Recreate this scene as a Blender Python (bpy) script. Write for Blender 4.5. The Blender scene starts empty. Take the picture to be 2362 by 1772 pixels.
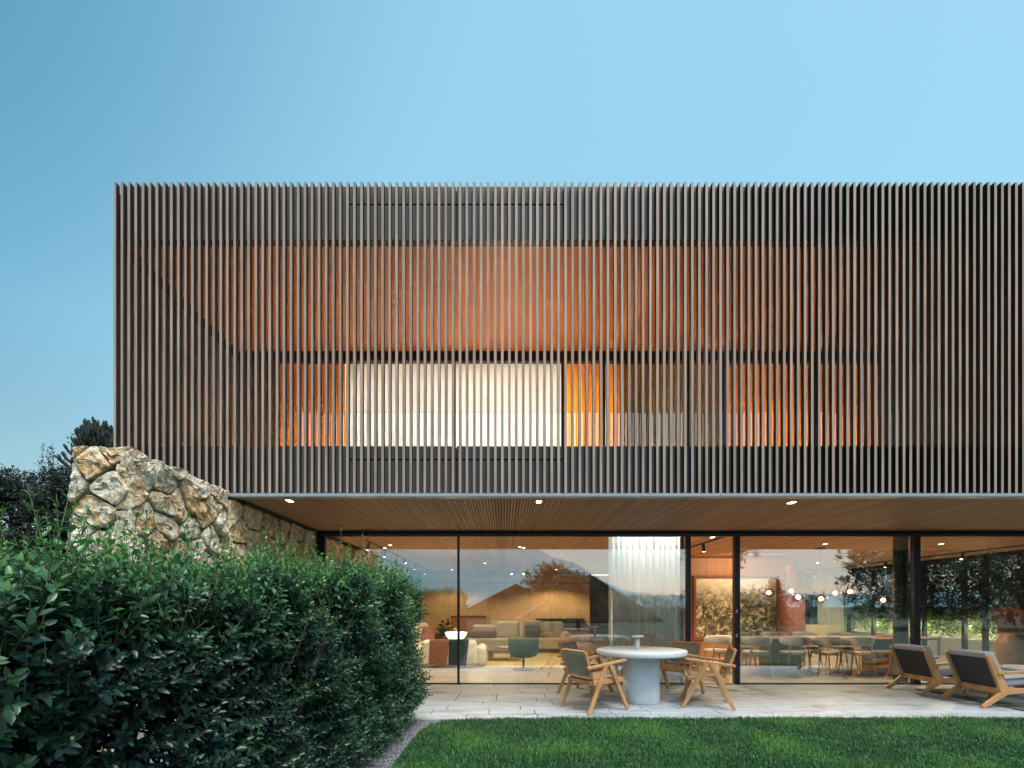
import bpy, math, random
import numpy as np
from mathutils import Vector, Matrix, Euler, noise

random.seed(7)
RNG = np.random.default_rng(7)
S = bpy.context.scene
COL = S.collection
PI = math.pi

# ------------------------------------------------------------------ camera
EYE = 1.38
FPX = 1115.0
cam_d = bpy.data.cameras.new('camera')
cam = bpy.data.objects.new('camera', cam_d)
COL.objects.link(cam)
cam.location = (0, 0, EYE)
cam.rotation_euler = (math.radians(90), 0, 0)
cam_d.sensor_width = 36.0
cam_d.lens = 36.0 * FPX / 2362.0
cam_d.shift_x = (1181 - 1163) / 2362.0
cam_d.shift_y = (1400 - 886) / 2362.0
cam_d.clip_start = 0.05
cam_d.clip_end = 9000
S.camera = cam

# ------------------------------------------------------------------ sky and sun (dusk)
W = bpy.data.worlds.new('World')
S.world = W
W.use_nodes = True
wn = W.node_tree
wn.nodes.clear()
w_out = wn.nodes.new('ShaderNodeOutputWorld')
w_bg = wn.nodes.new('ShaderNodeBackground')
w_sky = wn.nodes.new('ShaderNodeTexSky')
w_sky.sky_type = 'NISHITA'
w_sky.sun_disc = False
SUN_EL, SUN_AZ = math.radians(64.0), math.radians(150)      # behind the camera, to its right
w_sky.sun_elevation = SUN_EL
w_sky.sun_rotation = SUN_AZ
w_sky.altitude = 400
w_sky.air_density = 1.0
w_sky.dust_density = 1.0
w_sky.ozone_density = 1.0
w_hs = wn.nodes.new('ShaderNodeHueSaturation')
w_hs.inputs['Hue'].default_value = 0.468
w_hs.inputs['Saturation'].default_value = 1.95
w_hs.inputs['Value'].default_value = 2.35
w_gm = wn.nodes.new('ShaderNodeGamma'); w_gm.inputs['Gamma'].default_value = 0.38
wn.links.new(w_sky.outputs[0], w_gm.inputs['Color'])
wn.links.new(w_gm.outputs[0], w_hs.inputs['Color'])
# evening haze: the lowest band of the sky is greyer and less bright, all the way round
w_tc = wn.nodes.new('ShaderNodeTexCoord')
w_sp = wn.nodes.new('ShaderNodeSeparateXYZ')
wn.links.new(w_tc.outputs['Generated'], w_sp.inputs[0])
w_rp = wn.nodes.new('ShaderNodeValToRGB')
_e = w_rp.color_ramp.elements
_e[0].position = 0.0; _e[0].color = (1.0, 0.90, 0.88, 1)
_e[1].position = 0.75; _e[1].color = (0.92, 0.92, 0.93, 1)
for _p, _c in ((0.08, (0.90, 0.80, 0.77, 1)), (0.18, (0.68, 0.63, 0.62, 1)), (0.28, (0.72, 0.70, 0.72, 1)), (0.42, (0.88, 0.88, 0.90, 1))):
    _k = _e.new(_p); _k.color = _c
wn.links.new(w_sp.outputs[2], w_rp.inputs[0])
w_mx = wn.nodes.new('ShaderNodeMix'); w_mx.data_type = 'RGBA'; w_mx.blend_type = 'MULTIPLY'
w_mx.inputs['Factor'].default_value = 1.0
wn.links.new(w_hs.outputs[0], w_mx.inputs['A']); wn.links.new(w_rp.outputs[0], w_mx.inputs['B'])
w_dt = wn.nodes.new('ShaderNodeVectorMath'); w_dt.operation = 'DOT_PRODUCT'
w_dt.inputs[1].default_value = (-0.66, 0.0, 0.60)
wn.links.new(w_tc.outputs['Generated'], w_dt.inputs[0])
w_mr = wn.nodes.new('ShaderNodeMapRange'); w_mr.interpolation_type = 'SMOOTHSTEP'
w_mr.inputs[1].default_value = 0.46; w_mr.inputs[2].default_value = 0.92
w_mr.inputs[3].default_value = 0.0; w_mr.inputs[4].default_value = 1.0
wn.links.new(w_dt.outputs['Value'], w_mr.inputs[0])
w_m2 = wn.nodes.new('ShaderNodeMix'); w_m2.data_type = 'RGBA'
wn.links.new(w_mr.outputs[0], w_m2.inputs['Factor'])
w_m2.inputs['A'].default_value = (0.97, 0.95, 0.91, 1); w_m2.inputs['B'].default_value = (0.16, 0.38, 0.45, 1)
w_m3 = wn.nodes.new('ShaderNodeMix'); w_m3.data_type = 'RGBA'; w_m3.blend_type = 'MULTIPLY'
w_m3.inputs['Factor'].default_value = 1.0
wn.links.new(w_mx.outputs['Result'], w_m3.inputs['A']); wn.links.new(w_m2.outputs['Result'], w_m3.inputs['B'])
wn.links.new(w_m3.outputs['Result'], w_bg.inputs['Color'])
wn.links.new(w_bg.outputs[0], w_out.inputs['Surface'])
w_bg.inputs['Strength'].default_value = 0.15

sun_d = bpy.data.lights.new('sun', 'SUN')
sun_d.energy = 2.1
sun_d.angle = math.radians(30)
sun_d.color = (1.0, 0.955, 0.91)
sun = bpy.data.objects.new('sun', sun_d)
COL.objects.link(sun)
_el = SUN_EL
_to = Vector((math.sin(SUN_AZ) * math.cos(_el), math.cos(SUN_AZ) * math.cos(_el), math.sin(_el)))
sun.rotation_euler = _to.to_track_quat('Z', 'Y').to_euler()

S.view_settings.view_transform = 'Standard'
S.view_settings.look = 'None'
S.view_settings.gamma = 1.0
S.view_settings.use_curve_mapping = False
S.view_settings.exposure = 1.0
S.render.engine = 'CYCLES'
S.cycles.max_bounces = 8
S.cycles.diffuse_bounces = 3
S.cycles.glossy_bounces = 4
S.cycles.transmission_bounces = 4
S.cycles.transparent_max_bounces = 16
S.cycles.caustics_reflective = False
S.cycles.caustics_refractive = False
S.cycles.sample_clamp_indirect = 4.0
S.cycles.use_denoising = True

# ------------------------------------------------------------------ helpers
def px(x, y, s):
    """point seen at photograph pixel (x, y), on the plane where one metre shows s pixels"""
    return ((x - 1163) / s, FPX / s, EYE + (1400 - y) / s)

def tag(o, label=None, cat=None, group=None, kind=None):
    if label: o['label'] = label
    if cat: o['category'] = cat
    if group: o['group'] = group
    if kind: o['kind'] = kind
    return o

def empty(name, loc=(0, 0, 0), rz=0.0, parent=None):
    o = bpy.data.objects.new(name, None)
    o.empty_display_size = 0.1
    COL.objects.link(o)
    o.location = loc
    o.rotation_euler = (0, 0, rz)
    if parent: o.parent = parent
    return o

def link(name, me, parent=None):
    o = bpy.data.objects.new(name, me)
    COL.objects.link(o)
    if parent: o.parent = parent
    return o

class MB:
    def __init__(self):
        self.v = []; self.f = []
    def add(self, vs, fs):
        n = len(self.v)
        self.v += [tuple(p) for p in vs]
        self.f += [tuple(i + n for i in f) for f in fs]
        return self
    def box(self, x0, x1, y0, y1, z0, z1):
        vs = [(x, y, z) for z in (z0, z1) for y in (y0, y1) for x in (x0, x1)]
        return self.add(vs, [(0, 2, 3, 1), (4, 5, 7, 6), (0, 1, 5, 4), (2, 6, 7, 3), (0, 4, 6, 2), (1, 3, 7, 5)])
    def beam(self, p0, p1, w, h, w1=None, h1=None, side=None):
        """tapered bar; w measured along `side`, h across it"""
        p0 = Vector(p0); p1 = Vector(p1)
        d = (p1 - p0).normalized()
        sd = Vector(side) if side is not None else (Vector((1, 0, 0)) if abs(d.x) < .9 else Vector((0, 1, 0)))
        sd = (sd - d * sd.dot(d)).normalized()
        up = d.cross(sd)
        w1 = w if w1 is None else w1
        h1 = h if h1 is None else h1
        vs = []
        for p, a, b in ((p0, w, h), (p1, w1, h1)):
            for i, j in ((-1, -1), (1, -1), (1, 1), (-1, 1)):
                vs.append(p + sd * (i * a / 2) + up * (j * b / 2))
        return self.add(vs, [(3, 2, 1, 0), (4, 5, 6, 7), (0, 1, 5, 4), (1, 2, 6, 5), (2, 3, 7, 6), (3, 0, 4, 7)])
    def tube(self, pts, rs, n=8, cap=True):
        pts = [Vector(p) for p in pts]
        if not hasattr(rs, '__len__'): rs = [rs] * len(pts)
        vs = []; fs = []
        a = None
        for i, p in enumerate(pts):
            d = (pts[min(i + 1, len(pts) - 1)] - pts[max(i - 1, 0)])
            d = d.normalized() if d.length > 1e-9 else Vector((0, 0, 1))
            if a is None:
                a = d.orthogonal().normalized()
            else:
                a = (a - d * a.dot(d))
                a = a.normalized() if a.length > 1e-6 else d.orthogonal().normalized()
            b = d.cross(a)
            for k in range(n):
                t = 2 * PI * k / n
                vs.append(p + (a * math.cos(t) + b * math.sin(t)) * rs[i])
        for i in range(len(pts) - 1):
            for k in range(n):
                k2 = (k + 1) % n
                fs.append((i * n + k, i * n + k2, (i + 1) * n + k2, (i + 1) * n + k))
        if cap:
            fs.append(tuple(reversed(range(n))))
            m = (len(pts) - 1) * n
            fs.append(tuple(m + k for k in range(n)))
        return self.add(vs, fs)
    def lathe(self, prof, n=32, c=(0, 0, 0), sq=1.0):
        """profile (radius, z); sq < 1 squares the plan a little"""
        vs = []; fs = []
        for r, z in prof:
            for k in range(n):
                t = 2 * PI * k / n
                cx, sx = math.cos(t), math.sin(t)
                q = (abs(cx) ** (2 / sq) + abs(sx) ** (2 / sq)) ** (-sq / 2) if sq != 1.0 else 1.0
                vs.append((c[0] + r * cx * q, c[1] + r * sx * q, c[2] + z))
        m = len(prof)
        for i in range(m - 1):
            for k in range(n):
                k2 = (k + 1) % n
                fs.append((i * n + k, i * n + k2, (i + 1) * n + k2, (i + 1) * n + k))
        if prof[0][0] > 1e-4: fs.append(tuple(reversed(range(n))))
        if prof[-1][0] > 1e-4: fs.append(tuple((m - 1) * n + k for k in range(n)))
        return self.add(vs, fs)
    def prism(self, poly, axis, a, b):
        """extrude a 2D polygon along an axis: axis 'y' takes (x, z) points, 'x' takes (y, z), 'z' takes (x, y)"""
        n = len(poly)
        def P(p, t):
            return (p[0], t, p[1]) if axis == 'y' else (t, p[0], p[1]) if axis == 'x' else (p[0], p[1], t)
        vs = [P(p, a) for p in poly] + [P(p, b) for p in poly]
        fs = [tuple(range(n)), tuple(reversed(range(n, 2 * n)))]
        fs += [(i, n + i, n + (i + 1) % n, (i + 1) % n) for i in range(n)]
        return self.add(vs, fs)
    def mesh(self, name, mat, smooth=False):
        me = bpy.data.meshes.new(name)
        me.from_pydata(self.v, [], self.f)
        import bmesh
        bm = bmesh.new(); bm.from_mesh(me)
        bmesh.ops.recalc_face_normals(bm, faces=bm.faces)
        bm.to_mesh(me); bm.free()
        if mat: me.materials.append(mat)
        if smooth: me.polygons.foreach_set('use_smooth', [True] * len(me.polygons))
        me.update()
        return me
    def build(self, name, mat, parent=None, smooth=False, bevel=0.0, seg=2, sub=0):
        o = link(name, self.mesh(name, mat, smooth or bevel > 0), parent)
        if bevel > 0:
            m = o.modifiers.new('bevel', 'BEVEL'); m.width = bevel; m.segments = seg
            m.limit_method = 'ANGLE'; m.angle_limit = math.radians(35); m.harden_normals = True
        if sub:
            m = o.modifiers.new('sub', 'SUBSURF'); m.levels = sub; m.render_levels = sub
        return o

def copy_tree(o, parent=None):
    c = o.copy(); COL.objects.link(c)
    if parent: c.parent = parent
    for ch in list(o.children): copy_tree(ch, c)
    return c

# ------------------------------------------------------------------ materials
def new_mat(name):
    m = bpy.data.materials.new(name); m.use_nodes = True
    nt = m.node_tree
    return m, nt, nt.nodes['Principled BSDF']

def N(nt, typ, **kw):
    n = nt.nodes.new(typ)
    for k, v in kw.items():
        if k in n.inputs: n.inputs[k].default_value = v
        else: setattr(n, k, v)
    return n

def ramp(nt, src, stops):
    r = nt.nodes.new('ShaderNodeValToRGB')
    e = r.color_ramp.elements
    while len(e) > 1: e.remove(e[0])
    e[0].position = stops[0][0]; e[0].color = (*stops[0][1], 1)
    for p, c in stops[1:]:
        k = e.new(p); k.color = (*c, 1)
    nt.links.new(src, r.inputs[0])
    return r.outputs[0]

def tex(nt, scale=(1, 1, 1), kind='Object'):
    tc = nt.nodes.new('ShaderNodeTexCoord')
    mp = nt.nodes.new('ShaderNodeMapping')
    mp.inputs['Scale'].default_value = scale
    nt.links.new(tc.outputs[kind], mp.inputs[0])
    return mp.outputs[0]

def geo_pos(nt, scale=(1, 1, 1)):
    g = nt.nodes.new('ShaderNodeNewGeometry')
    mp = nt.nodes.new('ShaderNodeMapping')
    mp.inputs['Scale'].default_value = scale
    nt.links.new(g.outputs['Position'], mp.inputs[0])
    return mp.outputs[0]

def bump(nt, b, h, strength=0.3, dist=0.01):
    n = N(nt, 'ShaderNodeBump', Strength=strength, Distance=dist)
    nt.links.new(h, n.inputs['Height'])
    nt.links.new(n.outputs[0], b.inputs['Normal'])

def noisy(name, c0, c1, scale=8, rough=0.6, bmp=0.2, dist=0.004, detail=5, stretch=(1, 1, 1), rand=0.0, metal=0.0, world=True, spec=0.5, lo=.35, hi=.65):
    m, nt, b = new_mat(name)
    v = geo_pos(nt, stretch) if world else tex(nt, stretch)
    n = N(nt, 'ShaderNodeTexNoise', Scale=scale, Detail=detail, Roughness=0.6)
    nt.links.new(v, n.inputs['Vector'])
    c = ramp(nt, n.outputs[0], [(lo, c0), (hi, c1)])
    if rand > 0:
        oi = nt.nodes.new('ShaderNodeObjectInfo')
        mr = N(nt, 'ShaderNodeMapRange'); mr.inputs[3].default_value = 1 - rand; mr.inputs[4].default_value = 1 + rand
        nt.links.new(oi.outputs['Random'], mr.inputs[0])
        hs = nt.nodes.new('ShaderNodeHueSaturation')
        nt.links.new(mr.outputs[0], hs.inputs['Value']); nt.links.new(c, hs.inputs['Color'])
        c = hs.outputs[0]
    nt.links.new(c, b.inputs['Base Color'])
    b.inputs['Roughness'].default_value = rough
    b.inputs['Metallic'].default_value = metal
    b.inputs['Specular IOR Level'].default_value = spec
    if bmp > 0: bump(nt, b, n.outputs[0], bmp, dist)
    return m

def emit(name, col, strength):
    m, nt, b = new_mat(name)
    b.inputs['Base Color'].default_value = (*col, 1)
    b.inputs['Emission Color'].default_value = (*col, 1)
    b.inputs['Emission Strength'].default_value = strength
    return m

def fabric_through(name, col, through=0.4, scale=300):
    m, nt, b = new_mat(name)
    b.inputs['Base Color'].default_value = (*col, 1)
    b.inputs['Roughness'].default_value = 0.9
    b.inputs['Specular IOR Level'].default_value = 0.1
    t = N(nt, 'ShaderNodeBsdfTranslucent'); t.inputs[0].default_value = (*col, 1)
    mx = N(nt, 'ShaderNodeMixShader'); mx.inputs[0].default_value = through
    nt.links.new(b.outputs[0], mx.inputs[1]); nt.links.new(t.outputs[0], mx.inputs[2])
    nt.links.new(mx.outputs[0], nt.nodes['Material Output'].inputs[0])
    n = N(nt, 'ShaderNodeTexNoise', Scale=scale); nt.links.new(geo_pos(nt), n.inputs['Vector'])
    bump(nt, b, n.outputs[0], 0.2, 0.002)
    return m

def glass_mat(name, refl, tint=(0.93, 0.96, 0.96)):
    m, nt, b = new_mat(name)
    nt.nodes.remove(b)
    tr = N(nt, 'ShaderNodeBsdfTransparent'); tr.inputs[0].default_value = (*tint, 1)
    gl = N(nt, 'ShaderNodeBsdfGlossy'); gl.inputs['Roughness'].default_value = 0.0
    gl.inputs['Color'].default_value = (0.95, 0.97, 1.0, 1)
    ge = N(nt, 'ShaderNodeNewGeometry')
    dt = N(nt, 'ShaderNodeVectorMath', operation='DOT_PRODUCT')
    nt.links.new(ge.outputs['Incoming'], dt.inputs[0]); nt.links.new(ge.outputs['Normal'], dt.inputs[1])
    ab = N(nt, 'ShaderNodeMath', operation='ABSOLUTE'); nt.links.new(dt.outputs['Value'], ab.inputs[0])
    om = N(nt, 'ShaderNodeMath', operation='SUBTRACT'); om.inputs[0].default_value = 1.0; nt.links.new(ab.outputs[0], om.inputs[1])
    pw = N(nt, 'ShaderNodeMath', operation='POWER'); pw.inputs[1].default_value = 5.0; nt.links.new(om.outputs[0], pw.inputs[0])
    mr = N(nt, 'ShaderNodeMapRange'); mr.inputs[3].default_value = refl; mr.inputs[4].default_value = 1.0
    nt.links.new(pw.outputs[0], mr.inputs[0])
    mx = N(nt, 'ShaderNodeMixShader')
    nt.links.new(mr.outputs[0], mx.inputs[0])
    nt.links.new(tr.outputs[0], mx.inputs[1]); nt.links.new(gl.outputs[0], mx.inputs[2])
    nt.links.new(mx.outputs[0], nt.nodes['Material Output'].inputs[0])
    return m

def leaf_mat(name, dark, light, young, rough=0.38, through=0.22):
    m, nt, b = new_mat(name)
    a = N(nt, 'ShaderNodeAttribute', attribute_name='rnd')
    y = N(nt, 'ShaderNodeAttribute', attribute_name='young')
    c = ramp(nt, a.outputs['Fac'], [(0, dark), (1, light)])
    mx = N(nt, 'ShaderNodeMix', data_type='RGBA')
    nt.links.new(y.outputs['Fac'], mx.inputs['Factor'])
    nt.links.new(c, mx.inputs['A']); mx.inputs['B'].default_value = (*young, 1)
    nt.links.new(mx.outputs['Result'], b.inputs['Base Color'])
    b.inputs['Roughness'].default_value = rough
    t = N(nt, 'ShaderNodeBsdfTranslucent')
    nt.links.new(mx.outputs['Result'], t.inputs[0])
    ms = N(nt, 'ShaderNodeMixShader'); ms.inputs[0].default_value = through
    nt.links.new(b.outputs[0], ms.inputs[1]); nt.links.new(t.outputs[0], ms.inputs[2])
    nt.links.new(ms.outputs[0], nt.nodes['Material Output'].inputs[0])
    return m

def plank_mat(name, pitch, c0, c1, rough=0.55):
    """wood battens running along Y, each with its own tone"""
    m, nt, b = new_mat(name)
    g = nt.nodes.new('ShaderNodeNewGeometry')
    sx = N(nt, 'ShaderNodeSeparateXYZ'); nt.links.new(g.outputs['Position'], sx.inputs[0])
    d = N(nt, 'ShaderNodeMath', operation='DIVIDE'); d.inputs[1].default_value = pitch; nt.links.new(sx.outputs[0], d.inputs[0])
    f = N(nt, 'ShaderNodeMath', operation='FLOOR'); nt.links.new(d.outputs[0], f.inputs[0])
    wn_ = N(nt, 'ShaderNodeTexWhiteNoise', noise_dimensions='1D'); nt.links.new(f.outputs[0], wn_.inputs['W'])
    n = N(nt, 'ShaderNodeTexNoise', Scale=1.0, Detail=4); nt.links.new(geo_pos(nt, (60, 1.6, 60)), n.inputs['Vector'])
    ad = N(nt, 'ShaderNodeMath', operation='MULTIPLY_ADD'); ad.inputs[1].default_value = 0.5
    nt.links.new(wn_.outputs[0], ad.inputs[0])
    h = N(nt, 'ShaderNodeMath', operation='MULTIPLY'); h.inputs[1].default_value = 0.5; nt.links.new(n.outputs[0], h.inputs[0])
    nt.links.new(h.outputs[0], ad.inputs[2])
    nt.links.new(ramp(nt, ad.outputs[0], [(0.1, c0), (0.8, c1)]), b.inputs['Base Color'])
    b.inputs['Roughness'].default_value = rough
    return m

M = {}
M['slat'] = noisy('weathered brown facade slat', (0.31, 0.225, 0.175), (0.46, 0.345, 0.275), 26, 0.6, 0.3, 0.003, stretch=(1, 1, 0.06), rand=0.14)
M['slat_shade'] = noisy('slat side with painted shade', (0.014, 0.010, 0.010), (0.022, 0.016, 0.015), 30, 0.7, 0.1, 0.001)  # shade between the slats put into the colour of their sides
M['panel'] = noisy('dark grey facade panel', (0.062, 0.066, 0.070), (0.085, 0.09, 0.094), 60, 0.6, 0.1, 0.001, rand=0.05)
M['black'] = noisy('black metal', (0.012, 0.011, 0.014), (0.02, 0.018, 0.024), 20, 0.4, 0.0)
M['frame'] = noisy('anodised dark frame', (0.018, 0.017, 0.03), (0.03, 0.027, 0.042), 30, 0.35, 0.05, 0.001, metal=0.3)
M['white_metal'] = noisy('pale metal edge', (0.30, 0.33, 0.36), (0.38, 0.41, 0.44), 6, 0.35, 0.0)
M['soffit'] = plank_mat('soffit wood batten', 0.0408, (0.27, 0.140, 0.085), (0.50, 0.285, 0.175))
M['ceiling'] = plank_mat('soffit batten with painted light', 0.0408, (0.42, 0.21, 0.10), (0.62, 0.35, 0.18))  # same battens as the soffit, indoor light painted in as a lighter tone
M['backing'] = noisy('black felt backing', (0.006, 0.005, 0.005), (0.01, 0.009, 0.008), 40, 0.95, 0)
M['loggia'] = noisy('orange brown ceiling veneer', (0.50, 0.20, 0.075), (0.60, 0.25, 0.095), 3, 0.5, 0.05, 0.001, stretch=(1, .2, 1))
M['wall_in'] = noisy('ochre plaster', (0.60, 0.40, 0.20), (0.66, 0.45, 0.24), 3, 0.7, 0.05)
M['wall_wood'] = noisy('red brown wood wall', (0.27, 0.105, 0.042), (0.34, 0.14, 0.055), 3, 0.5, 0.05, stretch=(6, 6, .5))
M['room'] = noisy('warm white plaster', (0.72, 0.62, 0.48), (0.76, 0.66, 0.52), 3, 0.8, 0.05)
M['floor_in'] = noisy('honed grey stone', (0.36, 0.35, 0.33), (0.46, 0.445, 0.42), 2.5, 0.22, 0.03, 0.001, detail=8)
M['glass'] = glass_mat('window glass', 0.25)
M['glass_clear'] = glass_mat('clear glass', 0.05)
M['glass_top'] = glass_mat('upper window glass', 0.24)

# wood of the furniture
def wood(name, c0, c1, c2, rough=0.45):
    m, nt, b = new_mat(name)
    v = tex(nt, (1, 1, 1))
    n = N(nt, 'ShaderNodeTexNoise', Scale=5, Detail=3, Distortion=1.2); nt.links.new(v, n.inputs['Vector'])
    wv = N(nt, 'ShaderNodeTexWave', Scale=22, Distortion=5.0, Detail=3); wv.bands_direction = 'DIAGONAL'
    nt.links.new(v, wv.inputs['Vector'])
    ad = N(nt, 'ShaderNodeMath', operation='ADD'); nt.links.new(n.outputs[0], ad.inputs[0])
    ml = N(nt, 'ShaderNodeMath', operation='MULTIPLY'); ml.inputs[1].default_value = 0.35
    nt.links.new(wv.outputs['Fac'], ml.inputs[0]); nt.links.new(ml.outputs[0], ad.inputs[1])
    nt.links.new(ramp(nt, ad.outputs[0], [(0.35, c0), (0.6, c1), (0.85, c2)]), b.inputs['Base Color'])
    b.inputs['Roughness'].default_value = rough
    bump(nt, b, wv.outputs['Fac'], 0.08, 0.001)
    return m
M['teak'] = wood('oiled teak', (0.37, 0.16, 0.058), (0.54, 0.26, 0.105), (0.64, 0.36, 0.165))
M['walnut'] = wood('walnut', (0.10, 0.05, 0.03), (0.16, 0.085, 0.05), (0.22, 0.12, 0.07))
M['ash'] = wood('grey ash wood', (0.20, 0.14, 0.10), (0.28, 0.20, 0.14), (0.34, 0.25, 0.18))

def weave(name, c0, c1, scale=130):
    m, nt, b = new_mat(name)
    v = tex(nt)
    ws = []
    for d in ('X', 'Y', 'Z'):
        w = N(nt, 'ShaderNodeTexWave', Scale=scale / 3.0, Distortion=0.6); w.bands_direction = d
        nt.links.new(v, w.inputs['Vector']); ws.append(w.outputs['Fac'])
    a = N(nt, 'ShaderNodeMath', operation='MULTIPLY'); nt.links.new(ws[0], a.inputs[0]); nt.links.new(ws[2], a.inputs[1])
    c = N(nt, 'ShaderNodeMath', operation='MULTIPLY'); nt.links.new(ws[0], c.inputs[0]); nt.links.new(ws[1], c.inputs[1])
    s = N(nt, 'ShaderNodeMath', operation='ADD'); nt.links.new(a.outputs[0], s.inputs[0]); nt.links.new(c.outputs[0], s.inputs[1])
    n = N(nt, 'ShaderNodeTexNoise', Scale=90, Detail=2); nt.links.new(v, n.inputs['Vector'])
    t = N(nt, 'ShaderNodeMath', operation='MULTIPLY_ADD'); t.inputs[1].default_value = .5
    nt.links.new(s.outputs[0], t.inputs[0]); nt.links.new(n.outputs[0], t.inputs[2])
    nt.links.new(ramp(nt, t.outputs[0], [(0.35, c0), (0.95, c1)]), b.inputs['Base Color'])
    b.inputs['Roughness'].default_value = 0.8
    bump(nt, b, s.outputs[0], 0.7, 0.004)
    return m
M['cane_grey'] = weave('grey green cane weave', (0.20, 0.185, 0.125), (0.46, 0.43, 0.32))
M['cane_tan'] = weave('tan cane weave', (0.28, 0.19, 0.10), (0.56, 0.42, 0.25))
M['charcoal'] = noisy('charcoal fabric', (0.035, 0.035, 0.038), (0.05, 0.05, 0.054), 400, 0.9, 0.4, 0.001)
M['grey_dark'] = noisy('dark grey boucle', (0.10, 0.10, 0.10), (0.16, 0.16, 0.155), 200, 0.9, 0.4, 0.002)
M['grey_fabric'] = noisy('light grey fabric', (0.33, 0.33, 0.35), (0.40, 0.40, 0.42), 300, 0.9, 0.4, 0.001)
M['boucle'] = noisy('beige boucle', (0.42, 0.42, 0.40), (0.54, 0.54, 0.51), 180, 0.95, 0.6, 0.003)
M['cream'] = noisy('cream upholstery', (0.62, 0.57, 0.47), (0.70, 0.65, 0.54), 60, 0.9, 0.3, 0.003)
M['white_fabric'] = noisy('white upholstery', (0.66, 0.66, 0.63), (0.74, 0.74, 0.71), 60, 0.9, 0.3, 0.003)
M['green_fabric'] = noisy('dark green wool', (0.02, 0.05, 0.04), (0.035, 0.075, 0.06), 200, 0.85, 0.4, 0.002)
M['rust_fabric'] = noisy('rust wool', (0.22, 0.09, 0.06), (0.30, 0.13, 0.09), 120, 0.95, 0.5, 0.003)
M['navy_fabric'] = noisy('navy wool', (0.012, 0.03, 0.045), (0.02, 0.045, 0.065), 120, 0.95, 0.5, 0.003)
M['concrete_white'] = noisy('white cement', (0.68, 0.72, 0.76), (0.76, 0.80, 0.84), 9, 0.55, 0.15, 0.002, detail=8)
M['marble'] = noisy('veined marble', (0.42, 0.42, 0.42), (0.72, 0.72, 0.72), 40, 0.2, 0.0, detail=8)
M['rust'] = noisy('rusty brown metal', (0.13, 0.045, 0.032), (0.20, 0.07, 0.048), 14, 0.7, 0.2)
M['sideboard'] = noisy('pale cream lacquer', (0.68, 0.60, 0.42), (0.72, 0.64, 0.46), 5, 0.4, 0)
M['rug_in'] = noisy('straw coloured rug', (0.50, 0.42, 0.24), (0.60, 0.51, 0.30), 90, 0.95, 0.6, 0.004)
M['lamp_warm'] = emit('lit warm lamp face', (1.0, 0.78, 0.48), 9)
M['lamp_shade'] = emit('glowing white lamp shade', (1.0, 0.84, 0.60), 1.6)
M['bulb'] = emit('lit bulb', (1.0, 0.74, 0.40), 45)
M['curtain'] = fabric_through('sheer white curtain', (0.90, 0.93, 0.93), 0.3)
M['orange_cloth'] = fabric_through('amber curtain', (0.86, 0.50, 0.10), 0.55)
M['olive_cloth'] = fabric_through('olive curtain', (0.42, 0.34, 0.13), 0.45)
M['blind'] = fabric_through('white roller blind', (0.86, 0.87, 0.86), 0.45)
M['bark'] = noisy('bark', (0.05, 0.035, 0.025), (0.12, 0.09, 0.06), 30, 0.9, 0.5, 0.01, stretch=(1, 1, .3))
M['stem'] = noisy('green brown stem', (0.10, 0.13, 0.04), (0.20, 0.24, 0.07), 30, 0.7, 0.0)
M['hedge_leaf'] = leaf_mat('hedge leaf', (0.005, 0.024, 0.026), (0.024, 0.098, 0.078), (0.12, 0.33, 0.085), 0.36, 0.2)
M['shrub_leaf'] = leaf_mat('dark shrub leaf', (0.010, 0.018, 0.014), (0.028, 0.045, 0.030), (0.04, 0.07, 0.04), 0.5, 0.15)
M['tree_leaf'] = leaf_mat('garden tree leaf', (0.030, 0.050, 0.022), (0.080, 0.11, 0.045), (0.10, 0.15, 0.05), 0.5, 0.2)
M['planter_leaf'] = leaf_mat('planter leaf', (0.03, 0.07, 0.015), (0.10, 0.17, 0.03), (0.18, 0.24, 0.04), 0.5, 0.3)
M['ficus_leaf'] = leaf_mat('house plant leaf', (0.02, 0.03, 0.015), (0.05, 0.06, 0.03), (0.05, 0.08, 0.03), 0.4, 0.1)
M['planter_white'] = noisy('white rendered planter', (0.60, 0.61, 0.62), (0.68, 0.69, 0.70), 5, 0.7, 0.1)
M['gravel'] = noisy('grey gravel stone', (0.10, 0.105, 0.12), (0.26, 0.27, 0.29), 60, 0.85, 0.3, 0.004)
M['soil'] = noisy('dark soil', (0.02, 0.016, 0.012), (0.045, 0.035, 0.026), 40, 0.95, 0.6, 0.01)

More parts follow.
